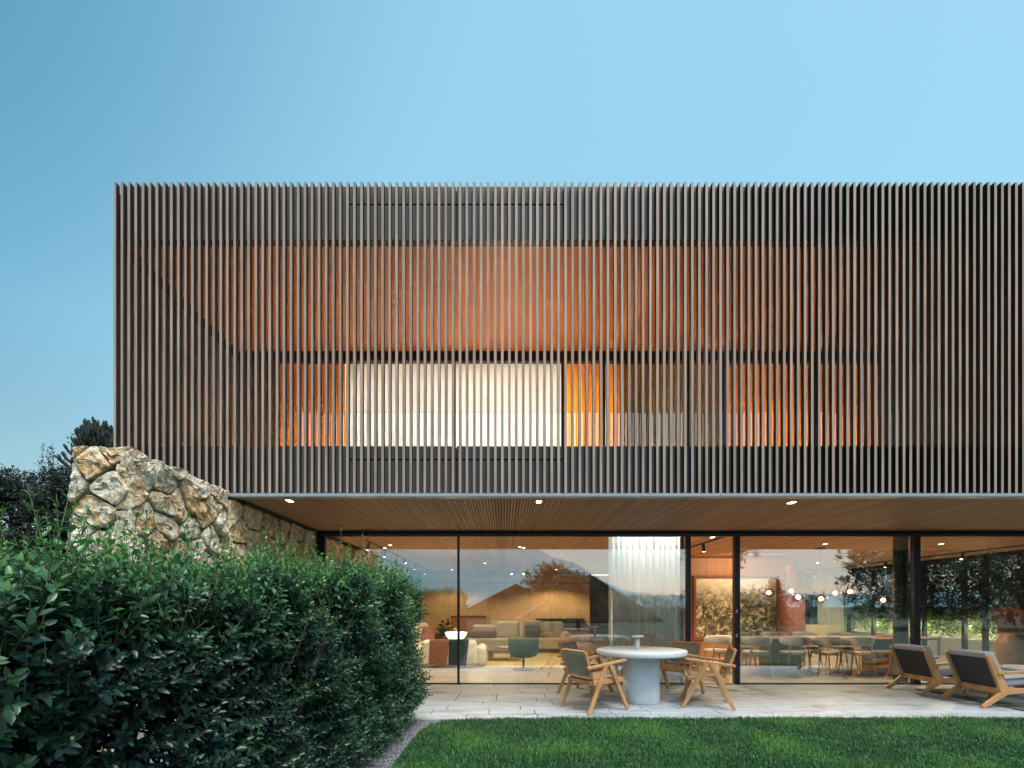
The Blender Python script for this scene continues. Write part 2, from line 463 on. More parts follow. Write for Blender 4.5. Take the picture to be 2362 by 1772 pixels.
def stone_mat():
    m, nt, b = new_mat('limestone with ochre stain')
    p = geo_pos(nt)
    oi = nt.nodes.new('ShaderNodeObjectInfo')
    vadd = N(nt, 'ShaderNodeVectorMath', operation='ADD')
    sc = N(nt, 'ShaderNodeVectorMath', operation='SCALE')
    cmb = N(nt, 'ShaderNodeCombineXYZ')
    for i in range(3): nt.links.new(oi.outputs['Random'], cmb.inputs[i])
    nt.links.new(cmb.outputs[0], sc.inputs[0]); sc.inputs['Scale'].default_value = 37.0
    nt.links.new(p, vadd.inputs[0]); nt.links.new(sc.outputs[0], vadd.inputs[1])
    n1 = N(nt, 'ShaderNodeTexNoise', Scale=5.5, Detail=7, Roughness=0.7, Distortion=0.9)
    n2 = N(nt, 'ShaderNodeTexNoise', Scale=20, Detail=8, Roughness=0.7)
    n3 = N(nt, 'ShaderNodeTexNoise', Scale=9, Detail=6, Roughness=0.7, Distortion=1.0)
    for n in (n1, n2, n3): nt.links.new(vadd.outputs[0], n.inputs['Vector'])
    base = ramp(nt, n2.outputs[0], [(0.36, (0.40, 0.32, 0.20)), (0.48, (0.68, 0.61, 0.46)), (0.60, (0.88, 0.83, 0.70))])
    och = ramp(nt, n2.outputs[0], [(0.36, (0.28, 0.13, 0.04)), (0.48, (0.56, 0.31, 0.10)), (0.60, (0.78, 0.62, 0.38))])
    sh = N(nt, 'ShaderNodeMapRange'); sh.inputs[3].default_value = -0.13; sh.inputs[4].default_value = 0.13
    nt.links.new(oi.outputs['Random'], sh.inputs[0])
    s0 = N(nt, 'ShaderNodeMath', operation='ADD'); nt.links.new(n1.outputs[0], s0.inputs[0]); nt.links.new(sh.outputs[0], s0.inputs[1])
    f = ramp(nt, s0.outputs[0], [(0.47, (0, 0, 0)), (0.60, (0.9, .9, .9))])
    mx = N(nt, 'ShaderNodeMix', data_type='RGBA')
    nt.links.new(f, mx.inputs['Factor']); nt.links.new(base, mx.inputs['A']); nt.links.new(och, mx.inputs['B'])
    nt.links.new(mx.outputs['Result'], b.inputs['Base Color'])
    b.inputs['Roughness'].default_value = 0.85
    s = N(nt, 'ShaderNodeMath', operation='MULTIPLY_ADD'); s.inputs[1].default_value = 0.35
    nt.links.new(n2.outputs[0], s.inputs[0]); nt.links.new(n3.outputs[0], s.inputs[2])
    bump(nt, b, s.outputs[0], 1.0, 0.035)
    return m
M['stone'] = stone_mat()
M['mortar'] = noisy('dark mortar', (0.018, 0.014, 0.010), (0.04, 0.03, 0.022), 30, 0.95, 0.5, 0.01)

def paver_mat():
    m, nt, b = new_mat('pale travertine paver')
    oi = nt.nodes.new('ShaderNodeObjectInfo')
    n1 = N(nt, 'ShaderNodeTexNoise', Scale=1.0, Detail=7, Roughness=0.6)
    nt.links.new(geo_pos(nt, (1.3, 7.0, 1)), n1.inputs['Vector'])
    n2 = N(nt, 'ShaderNodeTexNoise', Scale=1.0, Detail=5, Roughness=0.6)
    nt.links.new(geo_pos(nt, (1.1, 3.5, 1)), n2.inputs['Vector'])
    c = ramp(nt, n1.outputs[0], [(0.3, (0.21, 0.245, 0.27)), (0.5, (0.36, 0.415, 0.46)), (0.7, (0.43, 0.49, 0.54))])
    st = ramp(nt, n2.outputs[0], [(0.56, (1, 1, 1)), (0.68, (0.60, 0.55, 0.50))])
    mx = N(nt, 'ShaderNodeMix', data_type='RGBA', blend_type='MULTIPLY'); mx.inputs['Factor'].default_value = 1
    nt.links.new(c, mx.inputs['A']); nt.links.new(st, mx.inputs['B'])
    mr = N(nt, 'ShaderNodeMapRange'); mr.inputs[3].default_value = 0.93; mr.inputs[4].default_value = 1.07
    nt.links.new(oi.outputs['Random'], mr.inputs[0])
    hs = nt.nodes.new('ShaderNodeHueSaturation')
    nt.links.new(mr.outputs[0], hs.inputs['Value']); nt.links.new(mx.outputs['Result'], hs.inputs['Color'])
    nt.links.new(hs.outputs[0], b.inputs['Base Color'])
    b.inputs['Roughness'].default_value = 0.5
    bump(nt, b, n1.outputs[0], 0.1, 0.003)
    return m
M['paver'] = paver_mat()

def grass_mats():
    m, nt, b = new_mat('lawn ground')
    n = N(nt, 'ShaderNodeTexNoise', Scale=60, Detail=6); nt.links.new(geo_pos(nt), n.inputs['Vector'])
    nt.links.new(ramp(nt, n.outputs[0], [(0.3, (0.010, 0.024, 0.010)), (0.7, (0.026, 0.062, 0.022))]), b.inputs['Base Color'])
    b.inputs['Roughness'].default_value = 0.9
    bump(nt, b, n.outputs[0], 0.8, 0.03)
    g = leaf_mat('grass blade', (0.020, 0.092, 0.034), (0.060, 0.22, 0.065), (0.15, 0.34, 0.050), 0.5, 0.3)
    return m, g
M['lawn'], M['blade'] = grass_mats()

# ------------------------------------------------------------------ key planes (metres from the camera)
YF = 5.92          # front of the slatted screen
YG = 8.64          # ground floor glass
YU = 8.62          # upper glass
XL = -4.785        # left end of the upper storey
XS = -3.32         # inner face of the stone wall
XR = 12.3          # side glass on the right
ZC = 2.735         # soffit / ceiling
ZU = 5.925         # loggia ceiling
ZT = 6.584         # top of the slats
ZB = 2.777         # bottom of the slats
ZP = 3.368         # top of the parapet panel

# ------------------------------------------------------------------ setting: ground, lawn, terrace
g = MB(); g.box(-6000, 6000, -6000, 6000, -0.6, -0.08)
tag(g.build('ground', M['lawn']), kind='structure')

def ground_poly(name, pts, z, mat):
    b = MB(); b.prism(pts, 'z', z - 0.06, z)
    return b.build(name, mat)
# lawn with its rounded corner beside the gravel bed
lawn_edge = [(-0.98, 3.0), (-0.955, 4.6), (-0.93, 5.3), (-0.87, 5.62), (-0.74, 5.80), (-0.5, 5.89), (0, 5.91)]
lawn_pts = lawn_edge + [(14, 5.91), (14, -12), (-0.98, -12)]
tag(ground_poly('lawn', lawn_pts, 0.0, M['lawn']), kind='structure')
gr = [(-3.25, 1.0), (-0.985, 1.0)] + [(x - 0.005, y) for x, y in lawn_edge[:6]] + [(-0.5, 5.905), (-3.25, 5.905)]
tag(ground_poly('gravel_bed', gr, -0.015, M['gravel']), kind='structure')

# terrace: base and single pavers
ter = empty('terrace'); tag(ter, kind='structure')
MB().box(-3.3, XR + 1.2, 5.93, YG - 0.03, -0.08, -0.022).build('terrace_base', M['soil'], ter)
rows = [5.935, 6.225, 6.51, 6.79, 7.07, 7.36, 7.65, 7.94, 8.235, 8.60]
cnt = 0
for r in range(len(rows) - 1):
    y0, y1 = rows[r] + 0.0012, rows[r + 1] - 0.0012
    x = -3.28 - random.random() * 0.3
    while x < 11.6:
        w = random.choice((0.5, 0.6, 0.6, 0.75, 0.9, 1.0))
        x0, x1 = max(x + 0.0045, -3.28), x + w - 0.0045
        x += w
        if x1 < -3.1: continue
        dz = random.uniform(-0.0015, 0.0015)
        b = MB(); e = 0.0035
        b.add([(x0, y0, -.024), (x1, y0, -.024), (x1, y1, -.024), (x0, y1, -.024),
               (x0, y0, dz - e * .6), (x1, y0, dz - e * .6), (x1, y1, dz - e * .6), (x0, y1, dz - e * .6),
               (x0 + e, y0 + e * .5, dz), (x1 - e, y0 + e * .5, dz), (x1 - e, y1 - e * .5, dz), (x0 + e, y1 - e * .5, dz)],
              [(0, 1, 5, 4), (1, 2, 6, 5), (2, 3, 7, 6), (3, 0, 4, 7), (4, 5, 9, 8), (5, 6, 10, 9), (6, 7, 11, 10), (7, 4, 8, 11), (8, 9, 10, 11)])
        b.build('paving_stone', M['paver'], ter); cnt += 1

# gravel pebbles
def pebbles():
    n = 9000
    base = np.array([[1, 0, 0], [0, 1, 0], [-1, 0, 0], [0, -1, 0], [0, 0, .7], [0, 0, -.7]], float)
    fc = np.array([[0, 1, 4], [1, 2, 4], [2, 3, 4], [3, 0, 4], [1, 0, 5], [2, 1, 5], [3, 2, 5], [0, 3, 5]])
    x = RNG.uniform(-2.0, -0.86, n); y = 3.6 + 2.28 * RNG.random(n)
    keep = x < np.interp(y, [p[1] for p in lawn_edge], [p[0] for p in lawn_edge])
    x = x[keep]; y = y[keep]; n = len(x)
    s = RNG.uniform(0.006, 0.017, n)
    a = RNG.uniform(0, 6.28, n)
    q = base[None] * s[:, None, None] * RNG.uniform(.6, 1.3, (n, 6, 1))
    vx = q[..., 0] * np.cos(a)[:, None] - q[..., 1] * np.sin(a)[:, None] + x[:, None]
    vy = q[..., 0] * np.sin(a)[:, None] + q[..., 1] * np.cos(a)[:, None] + y[:, None]
    vz = q[..., 2] - 0.012 + s[:, None] * .5
    v = np.stack([vx, vy, vz], -1).reshape(-1, 3)
    f = (fc[None] + (np.arange(n) * 6)[:, None, None]).reshape(-1, 3)
    me = bpy.data.meshes.new('gravel'); me.from_pydata(v.tolist(), [], f.tolist()); me.materials.append(M['gravel'])
    tag(link('gravel', me), 'grey gravel strip between the hedge and the lawn', 'gravel', kind='stuff')
pebbles()

# ------------------------------------------------------------------ leaf clouds
LT = np.array([[0, 0, 0], [-.21, .38, .05], [.21, .38, .05], [0, .45, -.02], [-.17, .72, .0], [.17, .72, .0], [0, 1.0, -.14]])
LF = np.array([[0, 3, 1], [0, 2, 3], [1, 3, 4], [3, 2, 5], [3, 6, 4], [3, 5, 6]])
LT4 = np.array([[0, 0, 0], [-.22, .5, .05], [.22, .5, .05], [0, 1.0, -.10]])
LF4 = np.array([[0, 2, 1], [1, 2, 3]])

def norm(a):
    return a / np.maximum(np.linalg.norm(a, axis=-1, keepdims=True), 1e-9)

def quick_mesh(name, v, f, mat, attrs=None, smooth=False):
    me = bpy.data.meshes.new(name)
    nv, nf, k = len(v), len(f), f.shape[1]
    me.vertices.add(nv); me.vertices.foreach_set('co', v.astype(np.float32).ravel())
    me.loops.add(nf * k); me.loops.foreach_set('vertex_index', f.astype(np.int32).ravel())
    me.polygons.add(nf); me.polygons.foreach_set('loop_start', (np.arange(nf) * k).astype(np.int32))
    me.polygons.foreach_set('loop_total', np.full(nf, k, np.int32))
    if smooth: me.polygons.foreach_set('use_smooth', np.ones(nf, bool))
    for an, av in (attrs or {}).items():
        at = me.attributes.new(an, 'FLOAT', 'POINT'); at.data.foreach_set('value', av.astype(np.float32))
    me.update(calc_edges=True)
    me.materials.append(mat)
    return me

def leaves_mesh(name, B, U, V, Wn, L, rnd, young, mat, simple=False, width=1.0):
    T, F = (LT4, LF4) if simple else (LT, LF)
    T = T * np.array([width, 1, 1])
    k = len(T)
    v = B[:, None] + L[:, None, None] * (T[None, :, 0:1] * V[:, None] + T[None, :, 1:2] * U[:, None] + T[None, :, 2:3] * Wn[:, None])
    f = (F[None] + (np.arange(len(B)) * k)[:, None, None]).reshape(-1, 3)
    return quick_mesh(name, v.reshape(-1, 3), f, mat, {'rnd': np.repeat(rnd, k), 'young': np.repeat(young, k)})

def shoot_leaves(P, D, SL, npair, leaf, young_amt, lift=0.55):
    """opposite pairs of leaves up each shoot; returns arrays for every leaf plus its shoot index"""
    n = len(P)
    a = norm(np.cross(D, RNG.normal(size=(n, 3)))); b = np.cross(D, a)
    out = []
    for k in range(npair):
        t = (k + 0.4) / npair
        ang = k * PI / 2 + RNG.normal(0, .25, n)
        rad = a * np.cos(ang)[:, None] + b * np.sin(ang)[:, None]
        for sgn in (1, -1):
            el = lift + 0.5 * t + RNG.normal(0, .22, n)
            U = norm(rad * sgn * np.cos(el)[:, None] + D * np.sin(el)[:, None] + np.array([0, 0, -.12]))
            Wn = norm(D - U * np.sum(D * U, -1, keepdims=True))
            V = np.cross(U, Wn)
            Lf = leaf * (1.05 - 0.55 * t ** 2) * RNG.uniform(.75, 1.2, n)
            pos = P + D * (SL * t)[:, None]
            yg = np.clip(young_amt * (t ** 1.6) + RNG.normal(0, .05, n), 0, 1)
            out.append((pos, U, V, Wn, Lf, yg, np.arange(n)))
    return [np.concatenate([o[i] for o in out]) for i in range(7)]

def stems_mesh(name, P, D, SL, r, mat):
    n = len(P)
    a = norm(np.cross(D, RNG.normal(size=(n, 3)))); b = np.cross(D, a)
    ring = [a, -0.5 * a + .87 * b, -0.5 * a - .87 * b]
    vs = [P + q * r[:, None] for q in ring] + [P + D * SL[:, None] + q * r[:, None] * .4 for q in ring]
    v = np.stack(vs, 1).reshape(-1, 3)
    F = np.array([[0, 1, 4, 3], [1, 2, 5, 4], [2, 0, 3, 5]])
    f = (F[None] + (np.arange(n) * 6)[:, None, None]).reshape(-1, 4)
    return quick_mesh(name, v, f, mat)

# ------------------------------------------------------------------ the hedge in front, left
def build_hedge():
    root = empty('hedge', (-1.7, 3.6, 0))
    tag(root, 'big dark green leafy hedge filling the lower left in front of the stone wall', 'hedge')
    inv = -np.array([-1.7, 3.6, 0.0])
    n = 11500
    y = 0.9 + 5.0 * RNG.random(n) ** 0.85
    face = np.interp(y, [0.9, 2.0, 3.2, 5.0, 5.9], [-1.60, -1.48, -1.27, -1.08, -1.12])
    top = np.interp(y, [0.9, 1.6, 2.4, 3.6, 5.9], [1.28, 1.33, 1.38, 1.47, 1.58])
    depth = np.abs(RNG.normal(0, 0.16, n)) + RNG.random(n) ** 3 * 0.5
    z = top * RNG.random(n) ** 0.8
    # a third of the shoots grow out of the top
    up = RNG.random(n) < 0.36
    depth[up] = RNG.random(up.sum()) * 1.15
    z[up] = top[up] - np.abs(RNG.normal(0, .12, up.sum()))
    # far end closes the hedge
    end = (~up) & (RNG.random(n) < 0.10)
    depth[end] = RNG.random(end.sum()) * 1.0
    y[end] = 5.75 + RNG.normal(0, .08, end.sum())
    round_ = 0.18 * np.clip((z - top + .35) / .35, 0, 1) ** 2
    lump = np.array([noise.noise((float(a) * 2.0, float(b) * 2.0, 3.1)) for a, b in zip(y, z)]) * 0.22
    z = z + np.where(up, np.array([noise.noise((float(a) * 1.9, float(b) * 1.9, 8.1)) for a, b in zip(y, depth)]) * .24, 0)
    x = face - depth - round_ * (~up) + lump
    P = np.stack([x, y, z], -1)
    out = np.stack([np.where(up, 0.12, 0.75), np.where(end, .7, -0.22) * np.ones(n), np.where(up, 1.0, 0.55)], -1)
    D = norm(out + RNG.normal(0, .33, (n, 3)))
    SL = RNG.uniform(.12, .24, n)
    SL[up] *= RNG.uniform(.8, 1.5, up.sum())
    tall = up & (RNG.random(n) < .05)
    D[tall] = norm(D[tall] * .35 + np.array([0, 0, 1.0])); SL[tall] = RNG.uniform(.34, .5, tall.sum())
    pos, U, V, Wn, L, yg, idx = shoot_leaves(P, D, SL, 6, 0.054, 1.0)
    L = L * np.interp(pos[:, 1], [1.0, 3.0, 5.9], [1.22, 1.05, .92])
    nt_ = 300
    ty = RNG.uniform(1.3, 5.7, nt_); tx = np.interp(ty, [0.9, 2.0, 3.2, 5.0, 5.9], [-1.60, -1.48, -1.27, -1.08, -1.12]) - RNG.random(nt_) * .9
    TP = np.stack([tx, ty, np.interp(ty, [0.9, 1.6, 2.4, 3.6, 5.9], [1.28, 1.33, 1.38, 1.46, 1.56]) + RNG.normal(0, .03, nt_)], -1)
    TD = norm(RNG.normal(0, .16, (nt_, 3)) + np.array([.05, 0, 1.0])); TS = RNG.uniform(.14, .44, nt_) * np.interp(ty, [1.3, 3, 5.7], [1.15, 1.15, .7])
    q = shoot_leaves(TP, TD, TS, 8, 0.056, 1.3, lift=.35)
    q[6] = q[6] + n
    pos, U, V, Wn, L, yg, idx = [np.concatenate([a_, b_]) for a_, b_ in zip((pos, U, V, Wn, L, yg, idx), q)]
    P = np.concatenate([P, TP]); D = np.concatenate([D, TD]); SL = np.concatenate([SL, TS]); y = np.concatenate([y, ty]); x = np.concatenate([x, tx]); z = np.concatenate([z, TP[:, 2]])
    up = np.concatenate([up, np.ones(nt_, bool)]); tall = np.concatenate([tall, np.ones(nt_, bool)])
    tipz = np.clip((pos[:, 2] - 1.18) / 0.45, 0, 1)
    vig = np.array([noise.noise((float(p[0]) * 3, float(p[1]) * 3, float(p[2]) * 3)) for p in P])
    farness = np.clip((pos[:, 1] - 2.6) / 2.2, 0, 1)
    yg = yg * np.clip(0.06 + 0.85 * tipz + 0.5 * np.clip(vig[idx], 0, 1) + .30 * farness, 0, 1)  # new growth at tips, spread to upper and far leaves to imitate top light
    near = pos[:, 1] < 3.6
    rnd = np.clip(RNG.random(len(pos)) * .5 + .35 * tipz + .42 * farness - .08, 0, 1)  # light put into leaf colour: paler at top and far end, darker near left
    # the largest leaves in view: parts of their own
    cand = np.where((SL > 0.0) & up & (y > 1.5) & (y < 2.7) & (x > -1.95))[0]
    cand = cand[np.argsort(-(z + SL)[cand])][:25]
    sel = np.isin(idx, cand)
    tm = None
    T = LT.copy()
    me0 = quick_mesh('leaf', T, LF, M['hedge_leaf'], {'rnd': np.full(7, .75), 'young': np.full(7, .55)})
    me1 = quick_mesh('leaf', T, LF, M['hedge_leaf'], {'rnd': np.full(7, .6), 'young': np.full(7, .15)})
    ii = np.where(sel)[0][:300]
    for i in ii:
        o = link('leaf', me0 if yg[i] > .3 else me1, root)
        l = L[i]
        Mx = Matrix(((V[i][0] * l, U[i][0] * l, Wn[i][0] * l, pos[i][0] + inv[0]),
                     (V[i][1] * l, U[i][1] * l, Wn[i][1] * l, pos[i][1] + inv[1]),
                     (V[i][2] * l, U[i][2] * l, Wn[i][2] * l, pos[i][2] + inv[2]), (0, 0, 0, 1)))
        o.matrix_basis = Mx
    k = np.ones(len(pos), bool); k[ii] = False
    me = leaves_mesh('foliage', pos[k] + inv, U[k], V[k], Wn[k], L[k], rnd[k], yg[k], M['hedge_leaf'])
    tag(link('foliage', me, root), kind='stuff')
    me = stems_mesh('shoot_stems', P + inv - D * .05, D, SL + .05, np.where(tall, .0034, .0022), M['stem'])
    tag(link('shoot_stems', me, root), kind='stuff')
    # woody branches inside
    for k in range(26):
        yy = 1.2 + 4.5 * k / 25
        f = float(np.interp(yy, [0.9, 2.0, 3.2, 5.0, 5.9], [-1.60, -1.48, -1.27, -1.08, -1.12]))
        x0 = f - random.uniform(.35, .8)
        b = MB()
        for j in range(4):
            p = [Vector((x0, yy, -.02))]
            d = Vector((random.uniform(-.35, .45), random.uniform(-.4, .4), 1)).normalized()
            for q in range(5):
                d = (d + Vector((random.uniform(-.2, .25), random.uniform(-.25, .25), .1))).normalized()
                p.append(p[-1] + d * 0.32)
            b.tube([(q.x + inv[0], q.y + inv[1], q.z) for q in p], [.014, .011, .009, .007, .005, .003], 5)
        b.build('branch', M['bark'], root)
build_hedge()

# ------------------------------------------------------------------ lawn blades
def build_grass():
    n = 270000
    x = RNG.uniform(-1.05, 8.2, n); y = 3.85 + 2.1 * RNG.random(n)
    lim = np.interp(y, [p[1] for p in lawn_edge], [p[0] for p in lawn_edge])
    k = (x > lim - .01 + 0.02 * RNG.random(n)) & (np.abs(x) < y * 1.12 + .3)
    x = x[k]; y = y[k]; n = len(x)
    patch = np.array([noise.noise((float(a) * 1.6, float(b) * 1.6, 0)) for a, b in zip(x[::1], y[::1])])
    patch2 = np.array([noise.noise((float(a) * 7, float(b) * 7, 4.2)) for a, b in zip(x, y)])
    h = RNG.uniform(.024, .054, n) * (1 + .25 * patch + .35 * patch2)
    tall = RNG.random(n) < .05; h[tall] *= RNG.uniform(1.3, 1.9, tall.sum())
    a = RNG.uniform(0, 6.28, n); lean = RNG.uniform(.1, .9, n)
    w = RNG.uniform(.0018, .0034, n)
    d = np.stack([np.cos(a), np.sin(a), np.zeros(n)], -1); s = np.stack([-np.sin(a), np.cos(a), np.zeros(n)], -1)
    B = np.stack([x, y, np.full(n, -.004)], -1)
    up = np.array([0, 0, 1.0])
    v = np.stack([B - s * w[:, None], B + s * w[:, None],
                  B + d * (lean * h * .3)[:, None] + up * (h * .6)[:, None] - s * (w * .8)[:, None],
                  B + d * (lean * h * .3)[:, None] + up * (h * .6)[:, None] + s * (w * .8)[:, None],
                  B + d * (lean * h)[:, None] + up * (h * (1 - .35 * lean))[:, None]], 1).reshape(-1, 3)
    F = np.array([[0, 1, 3], [0, 3, 2], [2, 3, 4]])
    f = (F[None] + (np.arange(n) * 5)[:, None, None]).reshape(-1, 3)
    rnd = np.clip(RNG.random(n) * .8 + .35 * patch + .3 * patch2, 0, 1)
    yg = np.clip((RNG.random(n) < .08) * .9 + .7 * np.clip(patch, 0, 1), 0, 1)
    me = quick_mesh('grass', v, f, M['blade'], {'rnd': np.repeat(rnd, 5), 'young': np.repeat(yg, 5)})
    tag(link('grass', me), 'short green lawn grass in front of the terrace', 'grass', kind='stuff')
build_grass()

# ------------------------------------------------------------------ stone wall
def clip_poly(poly, nx, ny, c):
    out = []
    for i in range(len(poly)):
        a, b = poly[i], poly[(i + 1) % len(poly)]
        da, db = nx * a[0] + ny * a[1] - c, nx * b[0] + ny * b[1] - c
        if da <= 0: out.append(a)
        if (da < 0 < db) or (db < 0 < da):
            t = da / (da - db)
            out.append((a[0] + (b[0] - a[0]) * t, a[1] + (b[1] - a[1]) * t))
    return out

def stone_cells(u0, u1, v0, v1, su, sv, rnd):
    seeds = []
    v = v0 + sv * .5; r = 0
    while v < v1 + sv * .2:
        u = u0 + (su * .5 if r % 2 else 0.0) + rnd.uniform(-.1, .1) * su
        while u < u1 + su * .4:
            seeds.append((u + rnd.uniform(-.36, .36) * su, v + rnd.uniform(-.34, .34) * sv))
            u += su * rnd.choice((.7, .9, 1.15, 1.5))
        v += sv * rnd.uniform(.85, 1.15); r += 1
    cells = []
    for i, (a, b) in enumerate(seeds):
        poly = [(u0, v0), (u1, v0), (u1, v1), (u0, v1)]
        for j, (c, d) in enumerate(seeds):
            if j == i or abs(c - a) > 3 * su or abs(d - b) > 3 * sv: continue
            nx, ny = c - a, d - b
            poly = clip_poly(poly, nx, ny, nx * (a + c) / 2 + ny * (b + d) / 2)
            if len(poly) < 3: break
        if len(poly) >= 3:
            A = abs(sum(poly[k][0] * poly[(k + 1) % len(poly)][1] - poly[(k + 1) % len(poly)][0] * poly[k][1] for k in range(len(poly)))) / 2
            if A > 0.008: cells.append(poly)
    return cells

def stone_object(poly, to3, parent, rnd, gap=0.010, bulge=0.07, nseg=20, topv=None):
    cu = sum(p[0] for p in poly) / len(poly); cv = sum(p[1] for p in poly) / len(poly)
    per = [math.dist(poly[k], poly[(k + 1) % len(poly)]) for k in range(len(poly))]
    tot = sum(per)
    pts = []
    for k in range(nseg):
        t = tot * k / nseg; i = 0
        while t > per[i]: t -= per[i]; i = (i + 1) % len(per)
        a, b = poly[i], poly[(i + 1) % len(poly)]
        q = t / max(per[i], 1e-6)
        pts.append((a[0] + (b[0] - a[0]) * q, a[1] + (b[1] - a[1]) * q))
    # round the corners a little, keep an uneven outline
    sm = []
    for k in range(nseg):
        a, b, c = pts[k - 1], pts[k], pts[(k + 1) % nseg]
        sm.append((b[0] * .72 + (a[0] + c[0]) * .14, b[1] * .72 + (a[1] + c[1]) * .14))
    sd = rnd.random() * 100
    R = math.sqrt(tot * tot / (4 * PI)) / 1.6
    outl = []
    for (u, v) in sm:
        du, dv = u - cu, v - cv; d = math.hypot(du, dv)
        e = 1 - gap / max(d, .02) + 0.045 * noise.noise((u * 14, v * 14, sd))
        uu, vv = cu + du * e, cv + dv * e
        if topv is not None and v > topv - 0.02:
            vv += 0.016 * noise.noise((u * 5, sd, 1.7)) + 0.008 * rnd.random()
        outl.append((uu, vv))
    tiltu, tiltv = rnd.uniform(-.20, .20), rnd.uniform(-.20, .20)
    prof = [(.97, -.13), (1.0, .010), (.97, .026), (.86, .034), (.60, .036), (.30, .038)]
    vs = []; fs = []
    sc = min(1.0, .45 + R * 3.0)
    for (q, w) in prof:
        for (u, v) in outl:
            uu, vv = cu + (u - cu) * q, cv + (v - cv) * q
            ww = w
            if w > 0:
                ww = w * sc * (bulge / .07) + (uu - cu) * tiltu + (vv - cv) * tiltv
                ww += 0.030 * noise.noise((uu * 8, vv * 8, sd)) + 0.022 * noise.noise((uu * 21, vv * 21, sd)) + 0.010 * noise.noise((uu * 45, vv * 45, sd))
                ww = max(ww, 0.004)
                rr = 0.012 * (1 - q)
                uu += rr * noise.noise((uu * 20, vv * 20, sd + 5)); vv += rr * noise.noise((uu * 20, vv * 20, sd + 9))
            vs.append(to3(uu, vv, ww))
    n = len(outl)
    vs.append(to3(cu, cv, 0.046 * sc * (bulge / .07) + 0.02 * noise.noise((cu * 9, cv * 9, sd))))
    for r in range(len(prof) - 1):
        for k in range(n):
            fs.append((r * n + k, r * n + (k + 1) % n, (r + 1) * n + (k + 1) % n, (r + 1) * n + k))
    m = (len(prof) - 1) * n
    for k in range(n): fs.append((m + k, m + (k + 1) % n, len(vs) - 1))
    b = MB(); b.add(vs, fs)
    return b.build('stone', M['stone'], parent, smooth=False)

def build_wall():
    rnd = random.Random(11)
    root = empty('stone_wall', (XS, 4.4, 0))
    tag(root, 'thick rubble wall of cream and ochre limestone under the left end of the screen', 'wall')
    ox, oy = -XS, -4.4
    def side(u, v, w): return (XS - .065 + w + ox, u + oy, v)
    def endf(u, v, w): return (u + ox - 0.035 * (2.8 - v), 4.40 - w + oy, v)
    c = MB(); c.box(-3.86 + ox, XS - .15 + ox, 4.49 + oy, 17.3 + oy, -.1, 2.66)
    c.build('mortar_core', M['mortar'], root)
    n = 0
    for poly in stone_cells(4.36, 5.90, -.05, 2.80, .34, .20, rnd):
        stone_object(poly, side, root, rnd, topv=2.80); n += 1
    for poly in stone_cells(5.90, 8.60, -.05, 2.715, .33, .25, rnd):
        stone_object(poly, side, root, rnd); n += 1
    for poly in stone_cells(-3.93, XS - .03, -.05, 2.84, .34, .20, rnd):
        stone_object(poly, endf, root, rnd, topv=2.84); n += 1
    for poly in stone_cells(8.72, 17.2, -.05, 2.70, .62, .42, rnd):
        stone_object(poly, side, root, rnd, bulge=.06, nseg=14); n += 1
    return n
n_st = build_wall()

# ------------------------------------------------------------------ the house
house = empty('house', (0, YG, 0))
tag(house, 'two storey house with a long slatted brown upper floor over glazed rooms', 'house')
HO = (0, -YG, 0)
class HB(MB):
    """mesh builder in world coordinates for parts of the house"""
    def part(self, name, mat, parent=None, **kw):
        base = house if parent is None else parent
        self.v = [(a, b - YG, c) for a, b, c in self.v]
        return self.build(name, mat, base, **kw)

# upper storey screen: every slat by itself
pitch = 16.25 / 188.3
sw, sdp = 0.0310, 0.058
def shade_sides(me, axis):  # gives the slat sides their painted shade
    me.materials.append(M['slat_shade'])
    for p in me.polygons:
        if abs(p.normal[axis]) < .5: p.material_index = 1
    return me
sl_me = shade_sides(MB().box(-sw / 2, sw / 2, 0, sdp, ZB, ZT).mesh('slat', M['slat']), 1)
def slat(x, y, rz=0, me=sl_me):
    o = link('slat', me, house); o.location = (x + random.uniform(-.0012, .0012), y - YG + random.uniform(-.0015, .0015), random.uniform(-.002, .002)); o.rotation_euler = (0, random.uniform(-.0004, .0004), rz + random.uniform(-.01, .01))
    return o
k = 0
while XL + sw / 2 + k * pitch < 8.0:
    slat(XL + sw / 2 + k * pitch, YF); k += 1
n_front = k
h = HB()                                                       # slats past the edge of the picture
while XL + sw / 2 + k * pitch < 12.9:
    x = XL + sw / 2 + k * pitch
    h.box(x - sw / 2, x + sw / 2, YF, YF + sdp, ZB, ZT); k += 1
tag(h.part('further_slats', M['slat']), kind='stuff')
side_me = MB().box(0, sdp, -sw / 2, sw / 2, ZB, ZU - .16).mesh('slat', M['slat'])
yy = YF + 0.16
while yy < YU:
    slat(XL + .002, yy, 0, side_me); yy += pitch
HB().box(XL, XL + .06, YF + .16, YU, ZU - .155, ZU + .0).part('side_beam', M['black'])
HB().box(XL - .012, XL - .002, YF + .06, YU + 9, ZB, ZT - .06).part('side_cladding', M['panel'])

